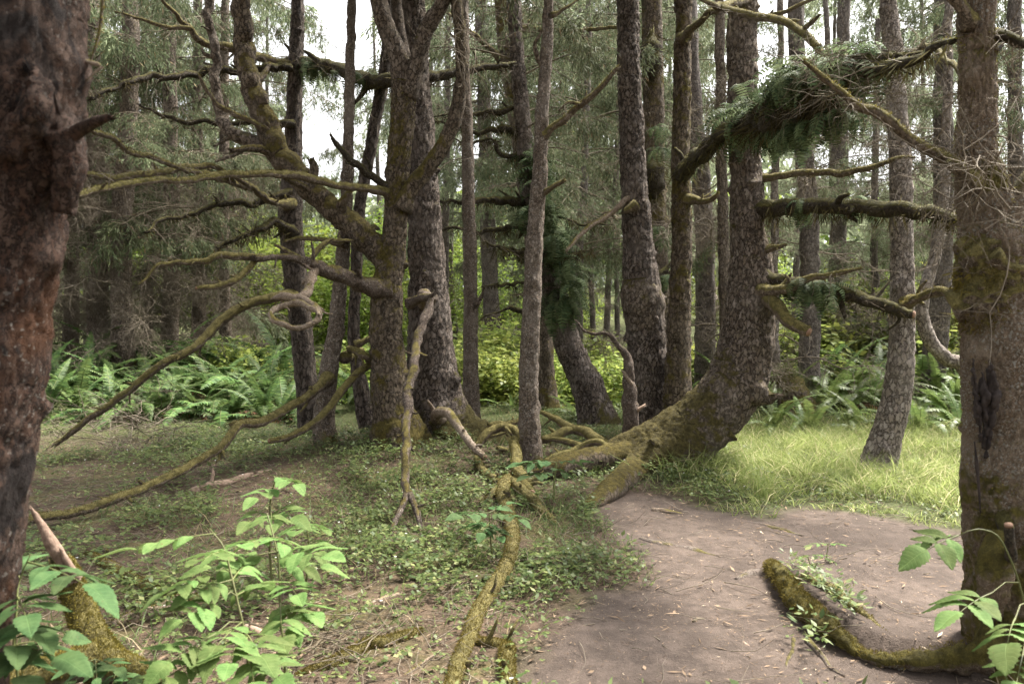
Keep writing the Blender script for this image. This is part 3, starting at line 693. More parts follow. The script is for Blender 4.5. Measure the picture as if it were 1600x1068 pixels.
limb(root, 'burl', [(1560, 830, 46, 3.5), (1556, 870, 64, 3.47), (1552, 915, 62, 3.47), (1552, 950, 34, 3.5)], 3.5, 'bark_speck', L, 20, .014, .35, 0, bark=.006)
for k, pts in enumerate(([(1520, 560, 6, 3.525), (1522, 590, 16, 3.515), (1528, 640, 22, 3.51), (1530, 672, 10, 3.515), (1532, 690, 3, 3.52)], [(1546, 562, 5, 3.515), (1548, 580, 20, 3.505), (1553, 610, 26, 3.503), (1550, 650, 22, 3.505), (1543, 690, 14, 3.51), (1540, 715, 3, 3.52)], [(1535, 580, 8, 3.515), (1537, 605, 26, 3.508), (1538, 640, 28, 3.508), (1540, 670, 16, 3.512), (1536, 700, 4, 3.52)])):
    limb(root, 'scar', pts, 3.5, 'charred', L, 16, .008, .7, .006, bark=.012, label='black weeping scar in the bark')
limb(root, 'bark_crack', [(1522, 690, 3, 3.535), (1526, 730, 7, 3.53), (1530, 770, 6, 3.53), (1532, 800, 2, 3.535)], 3.5, 'charred', L, 8, .01, .5, .004)
# moss collar and the tangle of dead twigs in the fork
mb = MB(); Pm, Rm = px_path([(1545, 540, 50), (1546, 505, 112), (1550, 462, 132), (1547, 425, 128), (1543, 385, 112), (1540, 335, 50)], 3.63); Cm, rm = tube(mb, Pm, Rm, 70, .012, .36, 9, .012, 30, seed=4.0); fuzz_on(mb, Cm, rm, 9000, .014, .2, .0035, 1); fuzz_on(mb, Cm, rm, 2500, .05, 0, .004, 1, down=1.2)
obj('moss_collar', mb.mesh('moss_collar', [M['limb_moss'], M['moss_fuzz']], L), root)
mb = MB()
Ct = np.array([at(1500 + 90 * random.random(), 235 + 150 * random.random(), 3.35 + .35 * random.random()) for _ in range(60)])
Pt, Rt = grow_twigs(Ct, rng.normal(size=(60, 3)) * np.array([1, .5, .9]), rng.uniform(.3, .75, 60), rng.uniform(.0022, .0042, 60), 8, 1.3, .3); thin_tubes(mb, Pt, Rt, 4)
P2, R2 = grow_twigs(Pt[:, 4].repeat(4, 0), rng.normal(size=(240, 3)), rng.uniform(.1, .35, 240), .0016, 6, 1.2, .3); thin_tubes(mb, P2, R2, 3)
obj('twig_tangle', mb.mesh('twig_tangle', [M['twig']], L), root)['kind'] = 'stuff'
# its big surface root curling to the left
def on_terrace(f, up): p = TER[min(int(f), 6)] * (1 - f % 1) + TER[min(int(f), 6) + 1] * (f % 1) if f < 7 else TER[7]; return np.array([p[0], p[1], float(ground_z(p[0], p[1])[0]) + up])
mb = MB(); Pr = np.array([on_terrace(f, u) for f, u in ((7, .06), (6.4, .05), (5.6, .04), (4.8, .035), (4, .05), (3.2, .055), (2.4, .06), (1.6, .05), (.8, .03), (.05, -.07))] ); Pr = np.vstack([at(1590, 985, 3.6), at(1540, 1015, 3.58), Pr]); Rr_ = np.array([.19, .15, .11, .085, .06, .055, .075, .095, .105, .10, .08, .035])
Cr, rr_ = tube(mb, Pr, Rr_, 34, .016, .45, 6, .014, 18, wob=.05, seed=2.2, oval=.15, jag=2.0)
o_ = obj('root', mb.mesh('root', [M['bark_speck']], L), root); o_['label'] = 'mossy exposed root edging a low terrace beside the path'
mb = MB(); fuzz_on(mb, Cr[:70], rr_[:70], 4000, .014, .3, .0036); fuzz_on(mb, Cr[-75:], rr_[-75:], 9000, .015, .3, .0038); fuzz_on(mb, Cr[-75:], rr_[-75:], 1500, .05, 0, .004, 0, down=1.0); t_ = obj('moss', mb.mesh('moss', [M['moss_fuzz']], L), o_); t_['kind'] = 'stuff'
limb(root, 'root', gdp([(1222, 898, 12), (1262, 905, 16), (1300, 922, 22), (1335, 948, 18), (1365, 972, 11), (1390, 990, 4)], .3), 4.5, 'limb_moss', L, 12, .02, .4, .03, fuzz=700)
limb(root, 'root', gdp([(1262, 1000, 13), (1282, 1022, 11), (1296, 1042, 9), (1318, 1056, 4)], .35), 4.0, 'root_bare', L, 10, .015, .35, .02)
limb(root, 'root', gdp([(1240, 995, 10), (1236, 1018, 9), (1228, 1036, 6), (1230, 1052, 3)], .35), 4.0, 'root_bare', L, 10, .015, .35, .02)


# swept spruce in the middle right
DA = 8.3
root, L, D, C, r = tree('spruce_tree', 'big spruce with swept curving base beside the path', [(1008, 742, 130), (1028, 720, 122), (1060, 692, 110), (1096, 662, 102), (1130, 626, 102), (1153, 588, 102), (1166, 545, 94), (1171, 500, 88), (1173, 460, 86), (1172, 420, 76), (1168, 350, 60), (1165, 260, 56), (1162, 150, 54), (1160, 40, 52), (1158, -60, 50)],
                        DA, 'bark', seg=100, step=.02, bark=.014, bscale=24, lump=.08, knots=22, wob=.02, top_z=9, flare=(.35, .25), fuzz=2500)
SA, SAL = root, L
limb(root, 'branch_stub', [(1150, 592, 84, 8.2), (1180, 612, 56, 8.1), (1200, 621, 28, 8.05), (1210, 620, 14, 8.0)], 8.1, 'bark', L, 24, .015, .25, 0, bark=.008)
limb(root, 'burl', [(1188, 405, 22, 8.2), (1192, 440, 46, 8.15), (1196, 465, 40, 8.15), (1190, 495, 16, 8.2)], 8.2, 'bark', L, 20, .02, .3, 0, bark=.010)
limb(root, 'branch', [(1180, 425, 34), (1205, 438, 26), (1250, 442, 22), (1300, 452, 24), (1345, 466, 24), (1390, 480, 22), (1426, 491, 18)], (8.2, 7.4), 'limb_dark', L, 14, .03, .2, .02, fringe=600, fuzz=500, cut=True, twigs=8, twig_len=.3, label='broken mossy branch reaching right')
limb(root, 'branch', [(1188, 452, 26), (1212, 455, 18), (1240, 447, 14), (1262, 437, 12), (1300, 430, 10), (1345, 420, 7)], (8.1, 7.2), 'limb_moss', L, 12, .03, fuzz=500, twigs=10, twig_len=.35)
limb(root, 'branch_stub', [(1195, 465, 26, 8.1), (1214, 478, 24, 7.9), (1232, 502, 22, 7.75), (1262, 518, 19, 7.6)], 7.9, 'limb_moss', L, 16, .025, .15, 0, fuzz=500, cut=True, label='sawn mossy stub')
limb(root, 'branch', [(1172, 330, 40), (1205, 328, 28), (1260, 322, 26), (1330, 322, 27), (1400, 328, 28), (1450, 334, 26), (1500, 345, 22)], (8.3, 6.5), 'limb_dark', L, 14, .03, .2, .03, fringe=1500, fuzz=900, fl=.14, twigs=12, twig_len=.4, label='level dark bough hung with moss')
limb(root, 'branch', [(1180, 280, 16), (1215, 275, 12), (1260, 271, 11), (1320, 270, 12), (1365, 260, 10), (1400, 248, 8), (1428, 246, 5)], (8.3, 7.2), 'limb_moss', L, 10, .04, fuzz=500, fringe=100)
limb(root, 'branch', [(1180, 400, 14), (1205, 388, 11), (1225, 384, 8)], (8.3, 7.9), 'limb_moss', L, 8, .04, fuzz=150)
limb(root, 'branch', [(1172, 30, 12), (1220, 20, 8), (1290, -10, 6)], (8.3, 8.0), 'limb_moss', L, 8, .05)
limb(root, 'root', [(1030, 712, 90, 8.25), (1000, 735, 62, 8.0)] + gdp([(965, 758, 46), (935, 780, 34), (915, 792, 22)], .2), 8, 'bark_moss', L, 20, .03, .2, .02, fuzz=1200, bark=.006)
limb(root, 'root', [(1045, 715, 80, 8.25), (1060, 745, 50, 8.0), (1085, 755, 30, 7.9), (1110, 757, 16, 7.8)], 8, 'bark_moss', L, 18, .03, .2, .02, fuzz=600, bark=.006)
limb(root, 'root', [(1015, 705, 60, 8.3)] + gdp([(965, 712, 44), (915, 720, 44), (872, 730, 38), (845, 738, 24)], -.05), 8.3, 'bark_moss', L, 18, .03, .15, .02, fuzz=1200, label='thick mossy root like a log')


# centre clump
root, L, D, C, r = tree('spruce_tree', 'forked front trunk of the centre clump with limbs reaching left', [(640, 752, 135), (624, 695, 102), (610, 625, 74), (605, 545, 62), (603, 470, 62), (612, 400, 50), (620, 320, 42), (624, 240, 40), (630, 180, 42), (634, 130, 46)],
                        9.0, 'bark_moss', seg=84, step=.02, bark=.012, bscale=26, lump=.10, knots=18, wob=.02, flare=(.5, .35), fuzz=1800, oval=.08)
FC, FL = root, L
limb(root, 'fork', [(632, 150, 42), (622, 90, 34), (604, 45, 32), (592, 0, 30), (585, -60, 26), (580, -250, 16)], 9.0, 'bark', L, 24, .04, .12, .02, bark=.008, twigs=10)
limb(root, 'fork', [(634, 150, 40), (652, 95, 30), (668, 45, 28), (690, 5, 26), (720, -50, 22)], (9.0, 8.8), 'bark', L, 20, .04, .12, .02, bark=.008, twigs=14)
limb(root, 'fork', [(634, 95, 20, 9.15), (624, 40, 20), (618, -10, 18), (610, -100, 14)], 9.2, 'bark', L, 16, .05, .12, .02)
limb(root, 'fork', [(628, 330, 38), (640, 296, 30), (668, 262, 28), (695, 222, 27), (714, 170, 25), (722, 110, 24), (719, 50, 22), (712, 0, 20), (705, -80, 18), (700, -300, 10)], (8.95, 8.7), 'bark_moss', L, 22, .04, .12, .02, fuzz=900, bark=.006, twigs=8)
mbt = MB(); Ct = np.array([at(700 + 45 * random.random(), 20 + 80 * random.random(), 8.5 + .3 * random.random()) for _ in range(46)])
Pt, Rt = grow_twigs(Ct, rng.normal(size=(46, 3)) + [0, 0, -.5], rng.uniform(.3, 1.0, 46), .0045, 8, 1.3, .5); thin_tubes(mbt, Pt, Rt, 3)
obj('twig_tangle', mbt.mesh('twig_tangle', [M['twig']], L), root)['kind'] = 'stuff'
limb(root, 'limb', [(612, 420, 50), (592, 392, 42), (560, 365, 40), (515, 325, 38), (475, 285, 38), (437, 235, 40), (405, 170, 38), (385, 85, 35), (376, 0, 32), (370, -120, 26)], (9.0, 9.2), 'bark_moss', L, 28, .035, .14, .03, bark=.010, fuzz=1500, knots=8, twigs=16, label='thick limb sweeping up to the left')
limb(root, 'branch', [(437, 240, 22), (385, 218, 22), (352, 195, 20), (340, 150, 17), (335, 90, 16), (330, 0, 15), (326, -90, 12)], (9.1, 9.4), 'bark', L, 14, .05, .15, .03, twigs=14)
limb(root, 'branch', [(437, 212, 14), (400, 193, 9), (365, 178, 9), (340, 160, 8), (315, 132, 7), (308, 118, 4)], (9.1, 8.5), 'limb_moss', L, 8, .05, fuzz=200, twigs=18, twig_len=.35)
limb(root, 'branch', [(608, 450, 40), (590, 450, 32), (560, 440, 26), (525, 428, 26), (500, 420, 24), (482, 408, 18), (450, 403, 14), (400, 404, 13)], (8.9, 7.8), 'limb_brown', L, 18, .015, .25, .015, fuzz=500, knots=10, bark=.005)
limb(root, 'branch', [(402, 404, 12), (370, 401, 12), (345, 398, 12), (310, 408, 10), (270, 412, 9), (245, 414, 8), (228, 430, 6), (214, 444, 4)], (7.85, 7.2), 'limb_moss', L, 10, .03, fuzz=500, twigs=10, twig_len=.3)
limb(root, 'branch', [(400, 407, 9), (385, 422, 11), (362, 438, 11), (330, 448, 10), (306, 450, 8)], (7.85, 7.4), 'limb_moss', L, 10, .03, fuzz=250, cut=True)
limb(root, 'branch', [(500, 418, 20, 8.3), (488, 432, 17, 8.2), (484, 452, 17, 8.1), (468, 466, 16, 8.0), (445, 464, 14, 8.0), (428, 466, 8, 8.0)], 8.1, 'limb_bare', L, 14, .012, .40, .014, knots=10, bark=.004, label='bare twisted branch')
limb(root, 'branch', [(470, 466, 12, 8.0), (492, 478, 14, 7.85), (499, 490, 14, 7.8), (492, 502, 13, 7.75), (470, 510, 12, 7.7), (445, 508, 12, 7.7), (427, 498, 13, 7.75), (424, 487, 13, 7.85), (440, 478, 14, 7.95), (466, 474, 14, 7.95), (490, 482, 12, 7.7), (498, 492, 9, 7.6)], 7.8, 'limb_bare', L, 14, .010, .42, .012, knots=10, bark=.004, label='bare branch end coiled into a loop')
limb(root, 'branch', [(482, 408, 9), (500, 384, 9), (520, 378, 8), (545, 376, 6)], (8.4, 8.8), 'limb_moss', L, 8, .03)
limb(root, 'branch', [(470, 402, 8), (445, 390, 7), (430, 384, 5)], (8.2, 8.0), 'limb_moss', L, 8, .03)
limb(root, 'branch', [(612, 305, 26), (600, 299, 15), (560, 293, 13), (520, 288, 13), (470, 276, 14), (400, 271, 13), (350, 272, 14), (300, 281, 13), (240, 284, 12), (200, 287, 13), (150, 297, 14), (106, 310, 13)], (9.0, 7.0, 5.2), 'limb_moss', L, 12, .03, .2, .015, fuzz=2400, twigs=14, twig_len=.25)
limb(root, 'branch', [(612, 292, 20), (600, 288, 13), (575, 270, 13), (548, 250, 13), (530, 228, 10), (516, 212, 6)], (9.0, 8.4), 'limb_dark', L, 10, .03, .2)
limb(root, 'branch_stub', [(640, 474, 22, 8.95), (656, 466, 17, 8.7), (670, 464, 13, 8.4), (677, 460, 8, 8.3)], 8.6, 'limb_brown', L, 16, .012, .35, .01, bark=.005)
limb(root, 'hanging_branch', [(676, 466, 9, 8.35), (668, 484, 17, 8.25), (658, 510, 16, 8.1), (648, 545, 16, 7.9), (640, 600, 17, 7.4), (632, 680, 17, 6.8), (633, 740, 16, 6.45), (640, 772, 16, 6.25)], 8, 'limb_brown', L, 14, .02, .25, .02, knots=14, label='long dead branch hanging to the ground')
limb(root, 'hanging_branch', [(638, 768, 13, 6.28), (622, 805, 10, 6.05), (608, 838, 8, 5.85), (601, 856, 4, 5.7)], 6, 'limb_brown', L, 10, .02, .2, .005)
limb(root, 'hanging_branch', [(640, 768, 13, 6.28), (652, 800, 11, 6.1), (660, 838, 9, 5.85), (662, 864, 6, 5.6)], 6, 'limb_brown', L, 10, .02, .2, .005)
add_crown(root, L, C, 6.0, 0, .7)

root, L, D, C, r = tree('spruce_tree', 'thick straight trunk behind the forked one in the centre clump', [(695, 716, 140), (684, 664, 106), (677, 594, 86), (671, 500, 76), (668, 420, 66), (662, 330, 60), (655, 220, 55), (648, 100, 50), (644, 0, 46), (640, -60, 44)],
                        9.7, 'bark_plate', seg=84, step=.022, bark=.014, bscale=24, knots=18, top_z=10, flare=(.75, .4), fuzz=400, twigs=(16, 4, 6))
CT, CTL = root, L
limb(root, 'branch_stub', [(668, 478, 30, 9.6), (664, 462, 24, 9.2), (672, 470, 16, 8.95)], 9.3, 'limb_bare', L, 12, .02)
limb(root, 'branch', [(650, 120, 26), (690, 118, 16), (720, 112, 15), (770, 104, 13), (800, 100, 9)], (9.7, 10.5), 'limb_dark', L, 10, .05, .2, .02, fringe=500)
limb(root, 'branch', [(650, 125, 26), (600, 128, 24), (560, 120, 24), (520, 108, 24), (480, 100, 22), (430, 98, 14)], (9.9, 11), 'limb_dark', L, 12, .05, .25, .03, fringe=1400, fl=.16, twigs=12)
limb(root, 'root', [(690, 700, 40, 9.6), (740, 715, 26, 9.3), (775, 730, 18, 9.0), (795, 742, 10, 8.8)], 9.2, 'bark_moss', L, 14, .03, fuzz=300)
limb(root, 'branch', [(686, 655, 26, 9.4), (684, 645, 17, 9.0), (700, 645, 16, 8.8), (716, 666, 14, 8.6), (736, 694, 14, 8.4), (757, 714, 13, 8.2)], 9, 'limb_bare', L, 14, .02, .15, .005, cut=True, label='pale arched dead branch')


root, L, D, C, r = tree('spruce_tree', 'dark slanting trunk left of the centre clump, bent at the foot', [(596, 694, 44), (578, 665, 34), (564, 615, 28), (556, 560, 24), (553, 500, 22), (556, 420, 22), (562, 330, 22), (585, 200, 22), (604, 90, 22), (607, -40, 20)], 10.3, 'bark_dim', seg=30, step=.05, top_z=11, fuzz=100, twigs=(20, 3, 6.5))
limb(root, 'branch', [(556, 540, 14), (575, 530, 9), (590, 520, 6)], 10.2, 'limb_moss', L, 8, .04)
root, L, D, C, r = tree('spruce_tree', 'slim pale trunk leaning left of the centre clump', [(528, 733, 56), (514, 700, 44), (506, 655, 38), (512, 590, 34), (524, 520, 30), (532, 440, 27), (540, 330, 23), (545, 200, 20), (548, 80, 18), (550, -40, 17)], 9.2, 'bark_lichen', seg=36, step=.04, knots=12, top_z=9.5, flare=(.4, .25), fuzz=500, twigs=(26, 3, 6))
GT, GL = root, L
limb(root, 'branch', [(514, 588, 22), (498, 604, 15), (470, 626, 14), (425, 650, 14), (400, 660, 15), (372, 664, 15), (352, 690, 15), (330, 708, 15), (270, 742, 16), (180, 780, 17), (100, 803, 17), (60, 808, 17), (30, 818, 14)], (9.1, 7.6, 6.6, 5.9), 'limb_moss', L, 14, .03, .16, .012, fuzz=3800, twigs=6, twig_len=.15, label='long mossy branch sagging down to the ground')
limb(root, 'branch_stub', [(378, 664, 14), (366, 660, 9), (362, 662, 5)], 7.9, 'limb_moss', L, 8, .02)
limb(root, 'branch', [(545, 545, 10, 9.4), (565, 552, 12, 8.9), (578, 566, 13), (556, 586, 13), (535, 610, 13), (510, 642, 13), (480, 668, 13), (450, 682, 12), (422, 690, 11)], (9.2, 8.2), 'limb_moss', L, 12, .03, .16, .01, fuzz=1300, cut=True, label='mossy branch ending in a sawn tip')
limb(root, 'branch', [(540, 560, 20, 9.2), (555, 552, 14, 9.6), (565, 548, 10, 10)], 9.4, 'limb_moss', L, 10, .04)
limb(root, 'branch', [(534, 380, 14), (500, 374, 8), (470, 372, 7), (445, 376, 6)], (9.1, 8.8), 'limb_moss', L, 8, .04, fuzz=150)
add_crown(root, L, C, 7.0, 0, .7)

root, L, D, C, r = tree('spruce_tree', 'dark leaning trunk behind the twisted branches', [(492, 692, 48), (486, 650, 42), (478, 590, 38), (470, 510, 39), (460, 420, 42), (455, 330, 42), (457, 240, 34), (460, 150, 28), (464, 60, 26), (466, -40, 24)], 10.8, 'bark_dim', seg=36, step=.05, knots=14, top_z=11, fuzz=300, twigs=(40, 3.0, 6.5))
limb(root, 'branch', [(458, 320, 20), (430, 318, 11), (405, 300, 11), (360, 285, 12), (330, 276, 10), (300, 268, 9), (250, 250, 10), (215, 240, 11), (180, 218, 11), (136, 208, 10)], (10.7, 8.2, 6.2), 'limb_moss', L, 10, .05, .2, .03, fuzz=900, twigs=26, twig_len=.35)
limb(root, 'branch', [(400, 296, 9), (330, 262, 9), (290, 262, 11), (230, 275, 12), (180, 276, 12), (118, 270, 11)], (9.6, 6.4), 'limb_moss', L, 10, .05, .2, .03, fuzz=900, twigs=14, twig_len=.3)
limb(root, 'branch', [(456, 300, 16), (400, 315, 12), (350, 318, 11), (300, 335, 9), (255, 342, 8), (228, 362, 6)], (10.7, 9.4), 'limb_dark', L, 8, .06, .2, .03, fringe=700, twigs=18)
limb(root, 'branch', [(458, 462, 24, 10.7), (435, 463, 15), (380, 478, 15), (350, 500, 15), (320, 530, 14), (290, 553, 14), (250, 572, 14), (200, 612, 13), (160, 640, 12), (125, 664, 11), (88, 694, 9)], (10.6, 9.5, 9.3), 'limb_moss', L, 12, .04, .15, .015, fuzz=900, twigs=26, twig_len=.45, label='straight branch slanting down into the ferns')
limb(root, 'branch', [(460, 365, 20), (430, 345, 14), (410, 355, 13), (370, 370, 11), (340, 385, 8)], (10.7, 9.6), 'limb_dark', L, 8, .05, .25, .03, fringe=900, fl=.14, twigs=10)
limb(root, 'branch', [(458, 190, 14), (410, 190, 9), (300, 195, 9), (260, 185, 7), (220, 165, 5)], (10.7, 9.5), 'limb_dark', L, 8, .06, .2, .04, fringe=250, twigs=26)
limb(root, 'branch', [(450, 100, 14), (380, 82, 15), (325, 66, 13), (295, 42, 10), (268, 15, 8), (245, -10, 7)], (10.7, 9.3), 'limb_moss', L, 8, .06, .2, .04, twigs=26)
limb(root, 'branch', [(300, 44, 8), (260, 42, 8), (215, 28, 6), (180, 18, 4)], (9.4, 8.8), 'limb_moss', L, 8, .06, .2, .02, twigs=16)
limb(root, 'branch', [(455, 105, 14), (380, 108, 13), (310, 112, 12), (240, 118, 12), (190, 132, 11), (140, 150, 9)], (10.7, 8.8), 'limb_dark', L, 8, .06, .2, .04, fringe=900, twigs=24)


# slim centre trees
root, L, D, C, r = tree('spruce_tree', 'slim trunk standing alone in the middle', [(834, 742, 40), (830, 700, 37), (827, 600, 35), (829, 500, 34), (834, 400, 33), (841, 300, 29), (846, 200, 26), (851, 110, 23), (857, 30, 21), (860, -40, 20)], 8.3, 'bark_lichen', seg=40, step=.035, knots=22, top_z=9, flare=(.15, .2), fuzz=150)
limb(root, 'branch', [(848, 214, 18), (862, 200, 12), (880, 188, 12), (905, 165, 12), (930, 145, 11), (950, 124, 10), (966, 105, 7)], (8.3, 7.8), 'limb_moss', L, 10, .03, .15, .01, fuzz=350, twigs=6)
limb(root, 'branch', [(905, 165, 8), (890, 160, 6), (872, 170, 4)], 8.0, 'limb_moss', L, 7, .03, twigs=4)
limb(root, 'branch_stub', [(846, 303, 14), (862, 294, 9), (880, 282, 7)], (8.3, 8.0), 'limb_moss', L, 10, .03)
limb(root, 'branch', [(852, 105, 14), (840, 90, 8), (836, 68, 7), (845, 50, 6)], (8.3, 8.1), 'bark', L, 8, .03)
limb(root, 'branch', [(859, 22, 10), (880, 16, 6), (905, 0, 5)], 8.2, 'limb_moss', L, 8, .04)
add_crown(root, L, C, 6.6, 0, .6)
root, L, D, C, r = tree('spruce_tree', 'slim brown trunk just right of the centre clump', [(737, 680, 38), (736, 640, 30), (735, 560, 27), (735, 450, 26), (733, 330, 24), (730, 220, 22), (726, 120, 20), (724, 0, 18), (722, -40, 17)], 11.2, 'bark_lichen', seg=30, step=.05, knots=14, top_z=11, flare=(.2, .2), twigs=(14, 3, 6))
limb(root, 'branch_stub', [(742, 478, 12), (752, 462, 7), (754, 456, 4)], 11.1, 'bark', L, 8, .03)


# crooked dead stem at the swept tree
root, L, D, C, r = tree('dead_stem', 'crooked dead stem curving left above the mossy roots', [(990, 708, 40), (988, 672, 28), (986, 630, 28), (983, 590, 24), (976, 556, 17), (966, 540, 11), (946, 522, 8), (928, 521, 7), (908, 512, 5), (896, 500, 3)], 8.8, 'limb_brown', seg=24, step=.02, bark=.006, bscale=40, knots=14, wob=.05, lump=.2, flare=(.3, .15), cat='dead tree')
limb(root, 'branch_stub', [(986, 600, 8), (978, 588, 7), (973, 580, 5)], 8.75, 'limb_bare', L, 8, .02)
limb(root, 'branch_stub', [(994, 640, 8), (1003, 634, 5)], 8.75, 'deadwood', L, 8, .02)

# trunks behind the swept tree
root, L, D, C, r = tree('spruce_tree', 'stout upright trunk with a swollen middle left of the swept spruce', [(1026, 668, 86), (1018, 620, 74), (1010, 540, 68), (1003, 450, 64), (996, 370, 54), (990, 270, 47), (985, 150, 43), (981, 40, 40), (979, -40, 39)], 10.6, 'bark_plate', seg=84, step=.022, bark=.015, bscale=22, knots=22, top_z=11, flare=(.25, .25))
mb = MB(); Pm, Rm = px_path([(1008, 515, 66), (1005, 480, 74), (1002, 455, 72), (1000, 435, 60)], 10.58); tube(mb, Pm, Rm, 40, .03, .14, 6, .012, 22, seed=9.)
obj('burl', mb.mesh('burl', [M['bark']], L), root)
limb(root, 'branch_stub', [(995, 320, 20), (982, 327, 13), (974, 330, 8)], 10.3, 'limb_moss', L, 10, .03)
limb(root, 'branch', [(985, 310, 12), (960, 330, 9), (930, 350, 9), (905, 368, 8), (885, 392, 6)], (10.5, 10), 'limb_bare', L, 8, .04, .2, .02, fuzz=200)

root, L, D, C, r = tree('spruce_tree', 'shaded trunk hung with moss clumps behind the stout one', [(1035, 640, 56), (1030, 540, 46), (1026, 400, 40), (1022, 260, 38), (1020, 120, 38), (1018, -30, 36)], 12.5, 'bark_moss', seg=36, step=.06, knots=16, top_z=12)
limb(root, 'moss_clump', [(1024, 310, 10), (1022, 290, 42), (1022, 265, 44), (1022, 240, 10)], 12.2, 'limb_dark', L, 16, .05, .4, 0, fringe=900, fl=.2)
limb(root, 'moss_clump', [(1018, 125, 8), (1017, 105, 40), (1018, 75, 42), (1018, 50, 10)], 12.2, 'limb_dark', L, 16, .05, .4, 0, fringe=900, fl=.2)
limb(root, 'branch', [(1035, 460, 20), (1025, 440, 26), (1042, 425, 22)], 12.2, 'limb_dark', L, 10, .05, .3, 0, fringe=300)
root, L, D, C, r = tree('spruce_tree', 'scaly brown trunk between the stout one and the swept spruce', [(1058, 660, 54), (1058, 620, 46), (1060, 540, 42), (1063, 450, 39), (1065, 350, 37), (1064, 230, 34), (1066, 120, 32), (1068, 0, 30), (1068, -40, 30)], 10.2, 'bark_moss', seg=44, step=.04, bark=.016, bscale=26, knots=20, top_z=11)
BT, BTL = root, L
limb(root, 'branch', [(1066, 275, 26), (1085, 250, 26), (1110, 225, 26), (1140, 203, 26), (1180, 182, 28), (1220, 152, 30), (1265, 128, 30), (1310, 118, 28), (1350, 112, 26), (1400, 100, 20), (1450, 78, 16), (1490, 72, 12)], (10.1, 7.6, 6.4, 5.4, 4.4, 3.8), 'limb_dark', L, 16, .04, .22, .03, fringe=2800, fuzz=800, fl=.14, twigs=14, label='heavy dark bough clothed in ferns and moss')
limb(root, 'moss_clump', [(1165, 205, 12, 7.3), (1200, 190, 44, 6.7), (1245, 170, 60, 6.1), (1290, 150, 62, 5.6), (1330, 130, 40, 5.2), (1350, 120, 10, 5.0)], 6, 'limb_dark', L, 22, .03, .55, .05, fringe=2200, fl=.20, fuzz=1500, twigs=70, twig_len=.35, twig_r=.0018)
limb(root, 'branch', [(1068, 60, 20), (1085, 40, 13), (1105, 22, 12), (1122, 14, 10)], (10.1, 9.0), 'limb_moss', L, 10, .05, .2, .02, fringe=200)
limb(root, 'branch', [(1070, 310, 18), (1095, 315, 10), (1118, 305, 9), (1122, 298, 5)], (10.1, 9.6), 'limb_moss', L, 8, .05, fuzz=100)

# arching branch from the upper right
o_, _, _ = limb(RT, 'branch', [(1527, 160, 20, 3.7), (1480, 95, 10, 4.3), (1450, 72, 11, 4.8), (1420, 90, 12, 5.2), (1410, 110, 8, 5.4)], 5, 'limb_moss', RTL, 10, .04, twigs=12, twig_len=.25)
o_, _, _ = limb(SA, 'branch', [(1168, 0, 14, 8.2), (1120, 10, 11, 7.2), (1085, -2, 5, 7.0)], 7, 'limb_moss', SAL, 8, .05)
o_, _, _ = limb(SA, 'branch', [(1165, -6, 13, 8.1), (1132, 12, 12, 7.2), (1180, 25, 13, 6.6), (1225, 34, 14, 6.3), (1255, 52, 14, 6.1), (1285, 82, 14, 5.9), (1308, 112, 13, 5.8), (1322, 138, 9, 5.7)], 6, 'limb_moss', SAL, 12, .03, .15, .01, fuzz=700, twigs=22, twig_len=.3, twig_r=.003)
o_, _, _ = limb(SA, 'branch', [(1252, 45, 10, 6.15), (1266, 34, 9, 6.0), (1280, 22, 6, 5.9)], 6, 'limb_moss', SAL, 8, .03)

# pale leaning tree on the grass
root, L, D, C, r = tree('alder_tree', 'pale grey leaning trunk standing in the bright grass', [(1366, 752, 62), (1376, 715, 54), (1390, 665, 49), (1403, 610, 46), (1409, 540, 43), (1410, 450, 40), (1409, 350, 39), (1405, 230, 37), (1398, 120, 34), (1390, 20, 30), (1386, -50, 28)], 8.2, 'bark_pale', seg=44, step=.035, bark=.010, bscale=36, knots=14, top_z=9, flare=(.25, .2), fuzz=200)
limb(root, 'branch', [(1415, 475, 22), (1440, 465, 13), (1465, 458, 12), (1492, 452, 10)], (8.1, 7.5), 'limb_moss', L, 10, .03, fuzz=200, cut=True)
root, L, D, C, r = tree('alder_tree', 'curved grey trunk bowing left behind the scarred tree', [(1560, 600, 30), (1510, 580, 26), (1480, 562, 25), (1455, 535, 24), (1442, 495, 23), (1445, 455, 21), (1462, 400, 20), (1475, 300, 18), (1480, 150, 16), (1482, 20, 14), (1482, -40, 13)], 9.2, 'bark_pale', seg=28, step=.04, bark=.006, flare=None, knots=8, top_z=9)

